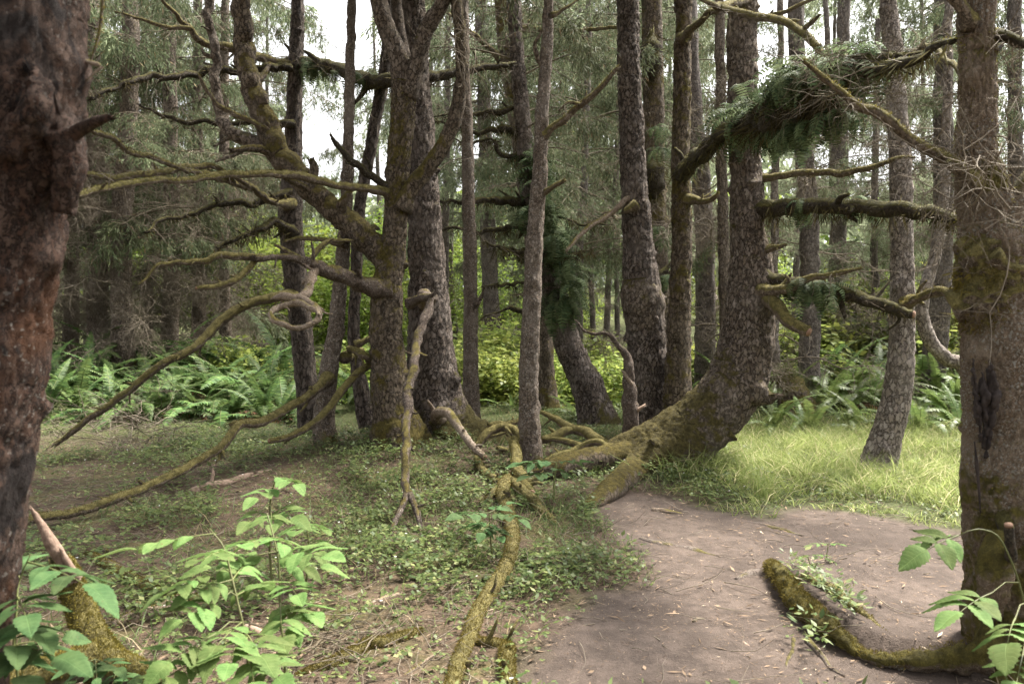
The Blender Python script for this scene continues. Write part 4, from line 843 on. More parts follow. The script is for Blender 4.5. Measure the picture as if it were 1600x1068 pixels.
# the leaning, fern-clad trunk in the middle distance
root, L, D, C, r = tree('spruce_tree', 'leaning dark trunk clad in ferns beyond the middle tree', [(932, 640, 58), (918, 605, 54), (897, 560, 50), (876, 505, 46), (858, 445, 42), (842, 380, 40), (828, 300, 36), (818, 200, 30), (808, 90, 27), (800, -30, 26)], 12.0, 'bark_plate', seg=40, step=.05, bark=.016, knots=14, top_z=12, flare=(.25, .3), fuzz=500, twigs=(20, 4, 7))
LT, LTL, LTD = root, L, D
for k, (x0, y0, x1, y1, w) in enumerate(((812, 168, 676, 182, 9), (815, 212, 668, 188, 11), (816, 238, 700, 214, 8), (824, 318, 655, 309, 14), (835, 358, 662, 366, 13), (838, 392, 752, 378, 9), (842, 412, 785, 398, 6), (852, 436, 755, 446, 12), (860, 470, 800, 462, 8), (868, 488, 750, 497, 11), (830, 330, 960, 352, 9), (845, 402, 930, 388, 8))):
    R = random.Random(k); q = [(x0 + (x1 - x0) * t, y0 + (y1 - y0) * t + R.uniform(-9, 9), w * (1.4 - t) * R.uniform(.7, 1.2)) for t in (.22, .45, .7)]
    limb(root, 'branch', [(x0, y0, w * 1.5)] + q + [(x1, y1, w * .3)], (12, 11.6 + R.uniform(-.8, .6)), 'limb_dark', L, 9, .05, .45, .05, fringe=int(R.uniform(350, 1300)), fl=R.uniform(.08, .22), twigs=R.choice((4, 10, 16)), twig_len=.5)
put_boughs(root, L, D, None, [4.2 + .26 * k for k in range(14)], BOUGH, (.5, .95), R=random.Random(5), lean=lambda z, C=C: (np.interp(z, C[:, 2], C[:, 0]), np.interp(z, C[:, 2], C[:, 1])), az=(-60, 240))
root, L, D, C, r = tree('spruce_tree', 'lichen spotted trunk crossing above the leaning fern-clad one', [(850, 610, 40), (845, 500, 36), (835, 380, 34), (822, 280, 33), (806, 180, 30), (790, 80, 27), (780, -40, 25)], 14.0, 'bark_moss', seg=28, step=.07, knots=10, top_z=13)
limb(root, 'branch', [(790, 100, 16), (765, 75, 9), (740, 50, 8), (700, 20, 6)], (14, 13), 'limb_moss', L, 8, .06, twigs=16)
limb(root, 'branch', [(800, 45, 14), (850, 48, 9), (900, 48, 8), (960, 44, 7)], (13.9, 12.5), 'limb_moss', L, 8, .06, twigs=12)

put_boughs(root, L, D, None, [3.6 + .28 * k for k in range(16)], BOUGH, (.6, 1.1), R=random.Random(6), lean=lambda z, C=C: (np.interp(z, C[:, 2], C[:, 0]), np.interp(z, C[:, 2], C[:, 1])), az=(-70, 120))

# ------------------------------------------------------------------ mossy limbs and logs lying in the middle
def lying(name, label, parts, cat='log', group=None):
    """a thing made of limbs that touch the ground: parts = list of (part name, pts, depth, mat, kwargs)"""
    P, R = px_path(parts[0][1], parts[0][2]); b = P[np.argmin(P[:, 2])]
    root = thing(name, label, cat, b, group=group)
    for nm, pts, d, mat, kw in parts: limb(root, nm, pts, d, mat, b, **kw)
    return root

lying('fallen_limb', 'long mossy limb snaking toward the camera along the path', [
    ('limb', gdp([(806, 742, 15), (792, 752, 20), (786, 772, 21), (798, 815, 21), (800, 850, 21), (792, 885, 23), (768, 922, 25), (745, 960, 26), (728, 1005, 27), (715, 1045, 29), (700, 1090, 30)]), 5, 'limb_moss', dict(seg=20, step=.02, lump=.14, wob=.008, fuzz=8000)),
    ('branch', gdp([(786, 762, 18), (768, 772, 14), (756, 786, 8)]), 5, 'limb_moss', dict(step=.02, fuzz=200)),
    ('branch', gdp([(800, 752, 16), (830, 780, 18), (858, 805, 14), (872, 815, 8)]), 5, 'limb_moss', dict(step=.03, fuzz=500)),
    ('branch', gdp([(745, 718, 12), (758, 738, 14), (778, 755, 16)]), 5, 'limb_moss', dict(step=.03, fuzz=300))], 'fallen limb')
lying('sawn_limb', 'short mossy limb with a sawn end against the slim middle trunk', [
    ('limb', [(802, 690, 14, 8.2), (806, 712, 17, 7.9), (812, 738, 20, 7.5), (829, 770, 20, 7.1)], 7.5, 'limb_moss', dict(seg=16, step=.025, fuzz=1200, cut=True))], 'fallen limb')
lying('fallen_limb', 'curving mossy limb looping between the two slim middle trunks', [
    ('limb', [(738, 712, 12, 8.6), (752, 686, 14, 8.7), (775, 668, 15, 8.8), (800, 670, 15, 8.8), (818, 692, 15, 8.7), (840, 712, 14, 8.8)], 8.7, 'limb_moss', dict(seg=12, step=.03, fuzz=900)),
    ('branch', [(775, 700, 8, 8.5), (800, 704, 9, 8.6), (826, 706, 8, 8.7)], 8.5, 'limb_moss', dict(step=.03)),
    ('branch', [(760, 664, 9, 9.2), (795, 660, 10, 9.3), (830, 650, 9, 9.4)], 9.3, 'limb_moss', dict(step=.03, fuzz=200))], 'fallen limb')
lying('fallen_limb', 'forked mossy limb resting against the swept spruce', [
    ('limb', [(990, 712, 16, 8.5), (960, 700, 17, 8.6), (925, 682, 18, 8.8), (895, 668, 16, 9.0), (868, 650, 11, 9.2), (850, 644, 8, 9.3)], 8.8, 'limb_moss', dict(seg=14, step=.03, fuzz=900)),
    ('branch', [(900, 670, 13, 8.95), (870, 680, 15, 8.85), (845, 690, 13, 8.8), (830, 700, 9, 8.7)], 8.8, 'limb_moss', dict(step=.03, fuzz=300)),
    ('branch', [(992, 702, 14, 8.15), (960, 704, 14, 8.1), (935, 690, 13, 8.1), (905, 698, 13, 8.2), (870, 712, 13, 8.1), (850, 722, 10, 8.0)], 8.1, 'limb_moss', dict(step=.03, fuzz=600)),
    ('branch', [(905, 698, 10, 8.3), (880, 690, 10, 8.4), (850, 686, 9, 8.5)], 8.3, 'limb_moss', dict(step=.03, fuzz=200))], 'fallen limb')
lying('fallen_limb', 'stubby forked mossy limb at the bottom edge beside the path', [
    ('limb', gdp([(742, 998, 14), (760, 1004, 18), (778, 1006, 22), (788, 1012, 28), (792, 1040, 28), (798, 1075, 28)], .2), 4, 'limb_moss', dict(seg=18, step=.015, fuzz=2500))], 'fallen limb')
lying('fallen_log', 'mossy log half sunk in litter at the bottom centre left', [
    ('log', gdp([(470, 1055, 12), (515, 1040, 24), (545, 1025, 28), (575, 1008, 28), (605, 1005, 24), (640, 990, 18), (655, 985, 8)], .3), 4, 'limb_moss', dict(seg=20, step=.02, lump=.25, fuzz=3500))])
lying('fallen_log', 'crooked mossy log behind the elder leaves, broken at its left end', [
    ('log', gdp([(138, 866, 12), (160, 878, 20), (190, 898, 22), (222, 912, 22), (250, 930, 24), (285, 940, 24), (330, 930, 16)], .3), 4.8, 'limb_moss', dict(seg=18, step=.02, lump=.22, fuzz=2600, twigs=0)),
    ('splinter', gdp([(150, 874, 8), (135, 868, 5), (128, 866, 2)], .5), 4.8, 'deadwood', dict(step=.015)),
    ('splinter', gdp([(152, 872, 8), (146, 860, 6), (140, 850, 2)], .9), 4.8, 'deadwood', dict(step=.015))])
lying('fallen_log', 'bare forked log lying just below the crooked mossy one', [
    ('log', gdp([(178, 975, 16), (210, 966, 24), (250, 952, 26), (285, 938, 22)], .3), 4.5, 'limb_bare', dict(seg=18, step=.02, lump=.2, fuzz=500)),
    ('branch', gdp([(190, 938, 6), (212, 944, 13), (236, 952, 10)], .3), 4.5, 'limb_bare', dict(step=.02))])
lying('fallen_log', 'pinkish peeled log lying on the floor at left', [
    ('log', gdp([(298, 770, 14), (325, 760, 15), (360, 752, 13), (400, 740, 10), (418, 735, 6)], .4), 6.5, 'deadwood', dict(seg=12, step=.03, lump=.2))])
lying('fallen_log', 'small weathered log lying on the path', [
    ('log', gdp([(1018, 797, 9), (1035, 799, 11), (1052, 801, 8), (1066, 802, 3)], .4), 6.5, 'limb_bare', dict(seg=12, step=.02, lump=.25))])
lying('fallen_log', 'grey log hidden at the foot of the leaning dark trunks', [
    ('log', [(530, 690, 20, 10.3), (560, 688, 24, 10.4), (600, 690, 22, 10.4)], 10.3, 'limb_bare', dict(seg=12, step=.04))])
lying('peeled_stick', 'peeled stick lying near the elder leaves at lower left', [
    ('log', gdp([(378, 975, 10), (400, 988, 16), (420, 1002, 16), (428, 1040, 12)], .4), 4, 'deadwood', dict(seg=12, step=.02))], 'stick')
# broken snag at the lower left
b = gp(150, 1040)
root = thing('broken_snag', 'broken mossy snag with splintered pale top at lower left', 'stump', b)
limb(root, 'stump', [(195, 1110, 90, 3.2), (168, 1050, 78, 3.25), (140, 990, 52, 3.3), (122, 945, 46, 3.35), (108, 905, 42, 3.38), (98, 880, 34, 3.4)], 3.3, 'limb_moss', b, 30, .015, .2, .005, fuzz=9000)
limb(root, 'splintered_wood', [(114, 912, 34, 3.36), (96, 874, 26, 3.36), (80, 848, 24, 3.36), (68, 826, 19, 3.36), (57, 806, 14, 3.36), (50, 796, 7, 3.36)], 3.4, 'splinter', b, 14, .010, .5, .006)
limb(root, 'splintered_wood', [(122, 905, 18, 3.34), (104, 876, 14, 3.34), (97, 862, 8, 3.34), (94, 856, 3, 3.34)], 3.3, 'splinter', b, 10, .012, .35, .004)
limb(root, 'root', [(150, 1030, 60, 3.2), (80, 1050, 56, 3.1), (10, 1065, 50, 3.0), (-50, 1080, 40, 2.9)], 3.2, 'limb_moss', b, 22, .02, .2, .01, fuzz=3500)
limb(root, 'root', [(170, 1040, 60, 3.2), (215, 1050, 44, 3.15), (240, 1068, 20, 3.1)], 3.2, 'limb_moss', b, 20, .02, .2, .01, fuzz=2000)
# roots breaking the surface of the path
for lab, mt, pts in (('mossy ridge of root crossing the path below the small log', 'root_bare', [(1000, 842, 10), (1040, 855, 22), (1080, 863, 24), (1118, 870, 10)]),
                 ('pale stone-like root end beside the mossy terrace root', 'root_bare', [(1150, 906, 8), (1172, 900, 24), (1195, 900, 26), (1214, 906, 12)]),
                 ('smooth root curving out of the grass onto the path', 'root_bare', [(1170, 816, 8), (1195, 824, 16), (1225, 832, 16), (1250, 838, 7)])):
    lying('surface_root', lab, [('root', gdp(pts, .62), 5, mt, dict(seg=14, step=.03, lump=.3, wob=.01))], 'root')

# ------------------------------------------------------------------ ferns
def frond_mesh(seed, L=1.0, arch=.8, rise=1.1, np_=30, w=.10, mats=('stem', 'fern'), droopy=.15, lobed=1.0):
    """a frond along +X rising and arching over; pinnae on both sides"""
    r = np.random.default_rng(seed); mb = MB(); k = 10; t = np.linspace(0, 1, k)
    a = rise - arch * 2.0 * t; dx, dz = np.cos(a), np.sin(a)
    pts = np.zeros((k, 3)); pts[1:, 0] = np.cumsum((dx[:-1] + dx[1:]) / 2) * L / (k - 1); pts[1:, 2] = np.cumsum((dz[:-1] + dz[1:]) / 2) * L / (k - 1)
    pts[:, 1] = r.normal(0, .05) * t ** 2 * L
    thin_tubes(mb, pts[None], (np.linspace(.005, .0015, k) * L)[None], 3, 0)
    tp = np.linspace(.10, .985, np_); b = np.stack([np.interp(tp, t, pts[:, i]) for i in range(3)], 1)
    ta = np.stack([np.interp(tp, t, dx), np.zeros(np_), np.interp(tp, t, dz)], 1); nrm = np.stack([-ta[:, 2], np.zeros(np_), ta[:, 0]], 1)
    ln = w * L * np.minimum(1, (tp + .02) * 5) * (1 - tp ** 2.6) ** .8 + .006
    for s in (-1, 1):
        d = ta * .32 + np.array([0, s, 0]) - nrm * (droopy + r.normal(0, .10, np_)[:, None]); d = unit(d + r.normal(0, .07, (np_, 3)))
        wd = L * .0235 * lobed * np.minimum(1, ln / (w * L) + .45)
        sd = unit(ta - d * np.sum(ta * d, 1)[:, None])
        P0 = b; l = ln[:, None]; ww = wd[:, None]
        V = np.stack([P0 - sd * ww * .35, P0 + sd * ww * .5, P0 + d * l * .55 + sd * ww * .42 - nrm * l * .03, P0 + d * l - nrm * l * .16, P0 + d * l * .55 - sd * ww * .38 - nrm * l * .03], 1).reshape(-1, 3)
        q = np.arange(np_)[:, None] * 5
        mb.add(V, np.hstack([q, q + 1, q + 2, q + 4]), np.hstack([q + 4, q + 2, q + 3]), 1)
    return mb.mesh('frond', [M[mats[0]], M[mats[1]]])

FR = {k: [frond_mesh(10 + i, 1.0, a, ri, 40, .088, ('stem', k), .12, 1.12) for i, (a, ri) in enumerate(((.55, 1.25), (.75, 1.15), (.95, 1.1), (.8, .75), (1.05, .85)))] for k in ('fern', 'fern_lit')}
FR_DEAD = [frond_mesh(30 + i, .9, a, ri, 24, .085, ('twig', 'fern_dead'), .6) for i, (a, ri) in enumerate(((1.15, .55), (1.0, .35)))]
FR_EPI = [frond_mesh(40 + i, .55, a, ri, 13, .20, ('stem', 'fern_epi'), .25, 2.2) for i, (a, ri) in enumerate(((.9, .5), (1.1, .3), (1.3, .6), (.7, .1)))]

def fern(label, p, size=1.0, n=14, meshes=None, group=None, dead=2, name='sword_fern', tilt=None, seed=None, spread=(0, 360), cat='fern', pit=(-14, 14)):
    R = random.Random(seed if seed is not None else hash((round(p[0], 3), round(p[1], 3))) & 0xffff)
    root = thing(name, label, cat, p, R.uniform(0, 6.28) if tilt is None and spread == (0, 360) else 0, group=group)
    for i in range(n + dead):
        o = obj('frond', R.choice(FR_DEAD if i >= n else meshes), root)
        a = math.radians(spread[0] + (spread[1] - spread[0]) * ((i * .381966) % 1) + R.uniform(-14, 14)); s = size * R.uniform(.7, 1.15)
        o.rotation_euler = (R.uniform(-.25, .25), math.radians(R.uniform(*pit) if i < n else R.uniform(-4, 10)), a); o.scale = (s, s * R.uniform(.9, 1.15), s)
        o.location = (R.uniform(-.05, .05) * size, R.uniform(-.05, .05) * size, 0 if i < n else .02)
    return root

ORD = ['first', 'second', 'third', 'fourth', 'fifth', 'sixth', 'seventh', 'eighth', 'ninth', 'tenth', 'eleventh', 'twelfth', 'thirteenth', 'fourteenth', 'fifteenth', 'sixteenth', 'seventeenth', 'eighteenth', 'nineteenth', 'twentieth',
       'twenty-first', 'twenty-second', 'twenty-third', 'twenty-fourth', 'twenty-fifth', 'twenty-sixth', 'twenty-seventh', 'twenty-eighth', 'twenty-ninth', 'thirtieth', 'thirty-first', 'thirty-second', 'thirty-third', 'thirty-fourth', 'thirty-fifth', 'thirty-sixth', 'thirty-seventh', 'thirty-eighth', 'thirty-ninth', 'fortieth']

# left bank, three rows
for row, y0, xs, sz in (('front', 652, [75, 118, 165, 215, 262, 318, 362, 408, 452], (.85, 1.1)), ('middle', 620, [60, 98, 142, 188, 236, 285, 335, 382, 425, 562], (.95, 1.25)), ('back', 596, [85, 130, 180, 232, 280, 330, 378, 440, 548], (1.1, 1.5))):
    for i, x in enumerate(xs):
        R = random.Random(x * 7 + y0); p = gp(x + R.uniform(-8, 8), y0 + R.uniform(-8, 8) + (22 if x > 540 else 0))
        fern(f'green sword fern of the left bank, {ORD[i]} from the left in its {row} row', p, R.uniform(*sz) * 1.40, 14 if row != 'back' else 13, FR['fern'], 'sword ferns of the left bank', 3 if row == 'front' else 1, seed=x)
# right bank
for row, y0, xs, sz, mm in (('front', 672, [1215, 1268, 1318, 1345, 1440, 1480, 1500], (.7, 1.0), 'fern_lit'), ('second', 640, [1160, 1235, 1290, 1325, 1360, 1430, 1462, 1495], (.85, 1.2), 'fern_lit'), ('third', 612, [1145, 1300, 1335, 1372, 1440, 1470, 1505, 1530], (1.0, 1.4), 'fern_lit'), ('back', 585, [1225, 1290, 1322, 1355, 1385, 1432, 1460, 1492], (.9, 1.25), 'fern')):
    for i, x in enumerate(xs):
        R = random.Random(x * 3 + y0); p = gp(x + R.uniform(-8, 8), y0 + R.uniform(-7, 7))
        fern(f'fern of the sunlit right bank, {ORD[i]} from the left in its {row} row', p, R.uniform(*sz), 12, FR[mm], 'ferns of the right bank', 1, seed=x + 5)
# behind the middle
for i, (x, y) in enumerate([(775, 628), (800, 640), (868, 632), (905, 655), (945, 640), (960, 660), (720, 640), (880, 610), (1085, 640)]):
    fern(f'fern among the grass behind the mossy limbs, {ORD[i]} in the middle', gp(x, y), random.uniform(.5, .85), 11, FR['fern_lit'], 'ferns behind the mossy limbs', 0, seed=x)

# ferns growing on boughs and trunks
def on_limb(root_L, C_px, n, label, size, seed, dspread=.12, pit=(-10, 40), jx=0):
    R = random.Random(seed)
    for i in range(n):
        x, y, d = C_px(R); x += R.uniform(-jx, jx); y += R.uniform(-jx, jx) * .6
        p = at(x, y, d + R.uniform(-dspread, dspread))
        fern(label.format(ORD[i]), p, size * R.uniform(.6, 1.2), 9, FR_EPI, None, 0, 'bough_fern', seed=seed * 50 + i, pit=pit)

def along(pts):
    pts = np.array(pts, float)
    def f(R):
        t = R.uniform(0, len(pts) - 1.001); i = int(t); q = pts[i] * (1 - t + i) + pts[i + 1] * (t - i); return q[0] + R.uniform(-6, 6), q[1] + R.uniform(-8, 6), q[2]
    return f
on_limb(None, along([(1150, 195, 7.7), (1185, 165, 7.0), (1215, 140, 6.5), (1250, 118, 6.0), (1290, 105, 5.6), (1345, 92, 5.2)]), 40, 'fern tuft on the heavy dark bough, {} of the tufts along it', .72, 1, .45, (-50, 50), 14)
on_limb(None, along([(1180, 205, 7.0), (1215, 205, 6.6), (1250, 195, 6.1), (1290, 180, 5.7), (1330, 170, 5.3)]), 30, 'drooping fern tuft below the heavy dark bough, {} of the hanging ones', .5, 2, .3, (0, 70))
on_limb(None, along([(826, 240, 11.8), (842, 310, 11.7), (858, 360, 11.7), (876, 405, 11.7), (885, 445, 11.7), (870, 475, 11.7)]), 38, 'fern tuft cladding the leaning dark trunk, {} of its coat', .95, 3, .35, (-30, 65), 20)
on_limb(None, along([(1240, 440, 7.9), (1275, 445, 7.8), (1310, 448, 7.7)]), 8, 'fern tuft on the broken branch over the grass, {} along it', .7, 4, .1)
on_limb(None, along([(1210, 320, 8.1), (1330, 315, 7.5), (1440, 320, 6.9)]), 7, 'small fern tuft on the level mossy bough, {} along it', .5, 5, .1, (0, 60))
on_limb(None, along([(1070, 260, 10), (1090, 245, 9.6), (1030, 200, 11.8), (1030, 440, 11.5), (1060, 430, 10.0)]), 9, 'fern tuft on the trunks behind the swept spruce, {} of them', .6, 6, .1)
on_limb(None, along([(470, 95, 10.8), (560, 115, 10.2), (600, 125, 9.9)]), 6, 'fern tuft on the dark bough across the white sky, {} along it', .6, 7, .1, (10, 70))
# the dark nest-like mat of debris under the bough ferns
b = at(1345, 115, 4.9); root = thing('debris_mat', 'dark nest-like mat of twigs and roots caught on the fern bough', 'debris', b)
mb = MB(); Pm, Rm = px_path([(1255, 125, 14, 5.6), (1290, 112, 50, 5.3), (1330, 105, 62, 5.0), (1375, 100, 58, 4.8), (1415, 92, 36, 4.6), (1440, 85, 10, 4.5)], 5); tube(mb, Pm, Rm, 26, .03, .5, 6, .03, 20, seed=3.)
obj('root_mat', mb.mesh('root_mat', [M['limb_dark']], b), root)
mb = MB(); cp = np.array([at(1270 + 160 * random.random(), 75 + 85 * random.random(), 4.5 + .8 * random.random()) for _ in range(330)])
Pt, Rt = grow_twigs(cp, rng.normal(size=(330, 3)) * [1, .6, .7] + [0, 0, -.25], rng.uniform(.12, .5, 330), .0022, 6, 1.0, .4); thin_tubes(mb, Pt, Rt, 3)
obj('twig_tangle', mb.mesh('twig_tangle', [M['twig_dark']], b), root)['kind'] = 'stuff'

# ------------------------------------------------------------------ background trees
FARN = 0
def far_tree(label, px, py, w, D=None, top=16, mat='bark_far', lean=0, boughs=18, z0=2.0, z1=12, meshes=None, sc=(.8, 1.4), group='trees standing farther back', dead=0, seed=0, name='spruce_tree', az=None):
    R = random.Random(px * 13 + py + seed)
    p = gp(px, py) if D is None else np.array([(px - CX) * D / FPX, D, 0.]); D = float(p[1]); zg = float(ground_z(p[0], D)[0])
    root = thing(name, label, 'tree', (p[0], D, zg), group=group); L = np.array([p[0], D, zg]); r0 = w * .5 * D / FPX
    lx = lean * D / FPX
    P = [L + [0, 0, -.4], L + [lx * .02, 0, .3], L + [lx * .2 + R.uniform(-.1, .1), R.uniform(-.1, .1), 3], L + [lx * .5 + R.uniform(-.12, .12), 0, 7], L + [lx, 0, top]]
    mb = MB(); C, r = tube(mb, P, [r0 * 1.4, r0 * 1.15, r0, r0 * .85, r0 * .35], 14 if D > 18 else 20, .12, .09, 3, .012 if D < 18 else 0, 18, wob=.03, seed=px * .37, knots=6)
    obj('trunk', mb.mesh('trunk', [M[mat]], L), root)
    fx_ = lambda z: (np.interp(z, C[:, 2], C[:, 0]), np.interp(z, C[:, 2], C[:, 1]))
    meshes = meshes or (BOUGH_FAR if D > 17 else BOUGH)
    put_boughs(root, L, D, None, [z0 + (z1 - z0) * ((i + R.random()) / max(boughs, 1)) for i in range(boughs)], meshes, sc, R=R, lean=fx_, az=az)
    put_boughs(root, L, D, None, [.8 + 4.5 * ((i + R.random()) / max(dead, 1)) for i in range(dead)], DEADB, (.6, 1.2), R=R, lean=fx_, name='dead_branch', az=az)
    return root

# left: dim stand full of dead twigs
for i, (x, y, w, bo, dd, top) in enumerate([(150, 590, 30, 14, 14, 12), (195, 600, 34, 14, 16, 12), (262, 585, 26, 16, 10, 13), (60, 590, 30, 10, 12, 12), (110, 570, 22, 14, 10, 14), (310, 572, 20, 18, 6, 15), (355, 578, 18, 14, 6, 15), (-20, 585, 30, 10, 8, 13)]):
    far_tree(f'dim spruce bristling with dead twigs behind the left ferns, {ORD[i]} of that stand', x, y, w, None, top, 'bark', 0, bo, 3.2, 9.5, BOUGH, (.9, 1.5), 'dim spruces behind the left ferns', dd + 14, i)
# deeper left
for i, (x, D, w, bo, z1) in enumerate([(30, 24, 20, 22, 14), (140, 27, 16, 24, 16), (230, 23, 14, 22, 14), (330, 32, 12, 18, 12)]):
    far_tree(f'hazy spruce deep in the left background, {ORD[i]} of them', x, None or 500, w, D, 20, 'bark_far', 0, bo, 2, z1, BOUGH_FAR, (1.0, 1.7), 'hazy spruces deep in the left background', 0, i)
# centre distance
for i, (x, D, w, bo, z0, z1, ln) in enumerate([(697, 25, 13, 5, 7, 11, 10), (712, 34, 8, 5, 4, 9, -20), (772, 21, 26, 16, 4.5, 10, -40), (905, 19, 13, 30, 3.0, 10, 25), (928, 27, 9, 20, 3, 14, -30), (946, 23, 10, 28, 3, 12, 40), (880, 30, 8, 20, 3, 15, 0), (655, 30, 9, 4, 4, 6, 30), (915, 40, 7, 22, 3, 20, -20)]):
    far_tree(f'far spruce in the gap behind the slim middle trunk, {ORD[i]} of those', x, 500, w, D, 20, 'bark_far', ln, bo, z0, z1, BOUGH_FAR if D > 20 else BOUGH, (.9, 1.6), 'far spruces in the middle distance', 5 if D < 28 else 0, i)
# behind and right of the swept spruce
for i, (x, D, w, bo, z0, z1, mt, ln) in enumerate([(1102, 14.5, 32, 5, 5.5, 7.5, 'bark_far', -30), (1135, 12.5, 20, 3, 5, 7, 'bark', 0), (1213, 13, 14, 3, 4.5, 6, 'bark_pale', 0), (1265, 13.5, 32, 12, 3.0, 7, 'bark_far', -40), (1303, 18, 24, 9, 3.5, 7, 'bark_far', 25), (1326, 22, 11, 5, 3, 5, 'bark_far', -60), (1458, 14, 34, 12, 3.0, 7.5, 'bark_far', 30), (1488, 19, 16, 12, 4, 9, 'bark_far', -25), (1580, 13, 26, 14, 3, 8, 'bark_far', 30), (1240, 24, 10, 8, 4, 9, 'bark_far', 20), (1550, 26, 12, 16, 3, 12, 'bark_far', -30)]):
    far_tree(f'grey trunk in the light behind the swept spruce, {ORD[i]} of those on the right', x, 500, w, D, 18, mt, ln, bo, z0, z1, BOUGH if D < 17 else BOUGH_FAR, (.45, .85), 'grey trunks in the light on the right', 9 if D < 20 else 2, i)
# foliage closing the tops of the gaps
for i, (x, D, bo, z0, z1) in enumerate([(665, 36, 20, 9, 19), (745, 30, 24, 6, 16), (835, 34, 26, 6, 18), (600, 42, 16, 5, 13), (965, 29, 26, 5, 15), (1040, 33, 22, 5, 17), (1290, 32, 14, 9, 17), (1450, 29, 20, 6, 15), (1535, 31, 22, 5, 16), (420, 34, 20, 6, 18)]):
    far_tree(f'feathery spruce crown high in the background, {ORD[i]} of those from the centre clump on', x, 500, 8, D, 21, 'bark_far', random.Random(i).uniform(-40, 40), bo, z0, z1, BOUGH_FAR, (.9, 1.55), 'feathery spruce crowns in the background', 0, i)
# dense fir with low green boughs on the right
far_tree('young bushy fir with full green boughs beyond the pale leaning trunk', 1370, 560, 12, None, 5.2, 'bark_far', 0, 46, .9, 4.9, BOUGH_FAR, (.3, .55), None, 0, 3, 'young_fir')

# ------------------------------------------------------------------ broad-leaved shrubs
def leafy_mesh(seed, n, rad, leaf, mat, clumps=26, stem=True, flat=.5):
    """shrub of unit base: clumps of small folded leaves in an uneven dome, with stems"""
    r = np.random.default_rng(seed); mb = MB()
    c = r.normal(size=(clumps, 3)); c = unit(c) * r.uniform(.45, 1.0, clumps)[:, None]; c[:, 2] = np.abs(c[:, 2]); c = c * rad
    i = r.integers(0, clumps, n); s = np.array(rad) * .20
    P = c[i] + r.normal(size=(n, 3)) * s * np.array([1, 1, .55]); P[:, 2] = np.maximum(P[:, 2], .03)
    d = unit(r.normal(size=(n, 3)) * [1, 1, .45] + (P - c[i]) * 1.5 + [0, 0, -.15]); up = np.array([0, 0, 1.]) + r.normal(size=(n, 3)) * flat; sd = unit(np.cross(d, up)); nn = np.cross(sd, d)
    L = (leaf * r.uniform(.6, 1.35, n))[:, None]; w = L * .34
    V = np.stack([P, P + d * L * .42 + sd * w + nn * L * .06, P + d * L, P + d * L * .42 - sd * w + nn * L * .06], 1).reshape(-1, 3); q = np.arange(n)[:, None] * 4
    mb.add(V, None, np.vstack([np.hstack([q, q + 1, q + 2]), np.hstack([q, q + 2, q + 3])]), 0)
    if stem:
        st = np.zeros((clumps, 6, 3)); t = np.linspace(0, 1, 6)
        for k in range(6): st[:, k] = c * np.array([t[k] ** 1.3, t[k] ** 1.3, t[k] ** .8]) + r.normal(size=(clumps, 3)) * .02 * (t[k] > 0)
        global rng
        thin_tubes(mb, st, np.broadcast_to(np.linspace(.010, .003, 6), (clumps, 6)), 3, 1)
    return mb.mesh('foliage', [M[mat], M['twig_dark']])

SHR = [leafy_mesh(500 + i, 1500, (.9, .8, 1.15), .115, 'shrub', 30) for i in range(4)]
BRD = [leafy_mesh(520 + i, 3800, (2.0, 1.8, 2.6), .13, 'broad', 60) for i in range(3)]
def shrub(name, label, p, s, meshes, group, seed=0, sz=1.0):
    R = random.Random(seed * 31 + 5); root = thing(name, label, 'shrub', p, R.uniform(0, 6.28), group=group)
    o = obj('foliage', R.choice(meshes), root); o.scale = (s, s, s * sz)
for i, (x, y, s) in enumerate([(705, 628, .95), (728, 620, 1.0), (762, 628, 1.05), (790, 618, 1.05), (812, 630, .9), (872, 622, .95), (900, 610, 1.0), (945, 622, 1.05), (962, 632, .9), (700, 600, 1.3), (760, 598, 1.35), (800, 596, 1.3), (895, 596, 1.2), (940, 600, 1.2), (560, 622, .9), (580, 612, 1.1), (500, 612, .8)]):
    shrub('salmonberry_shrub', f'yellow-green leafy shrub behind the centre trunks, {ORD[i]} of that thicket', gp(x, y), s, SHR, 'yellow-green shrubs behind the centre trunks', i, .85)
for i, (x, y, s) in enumerate([(1095, 600, 1.1), (1230, 580, 1.2), (1310, 560, 1.5), (1345, 556, 1.4), (1395, 552, 1.5), (1440, 556, 1.4), (1470, 562, 1.3), (1500, 560, 1.3), (1285, 566, 1.3), (1585, 585, 1.3), (375, 600, .9), (345, 592, .9)]):
    shrub('salmonberry_shrub', f'bright leafy shrub rising behind a fern bank, {ORD[i]} of the row', gp(x, y), s, SHR, 'bright shrubs behind the fern banks', 40 + i, .9)
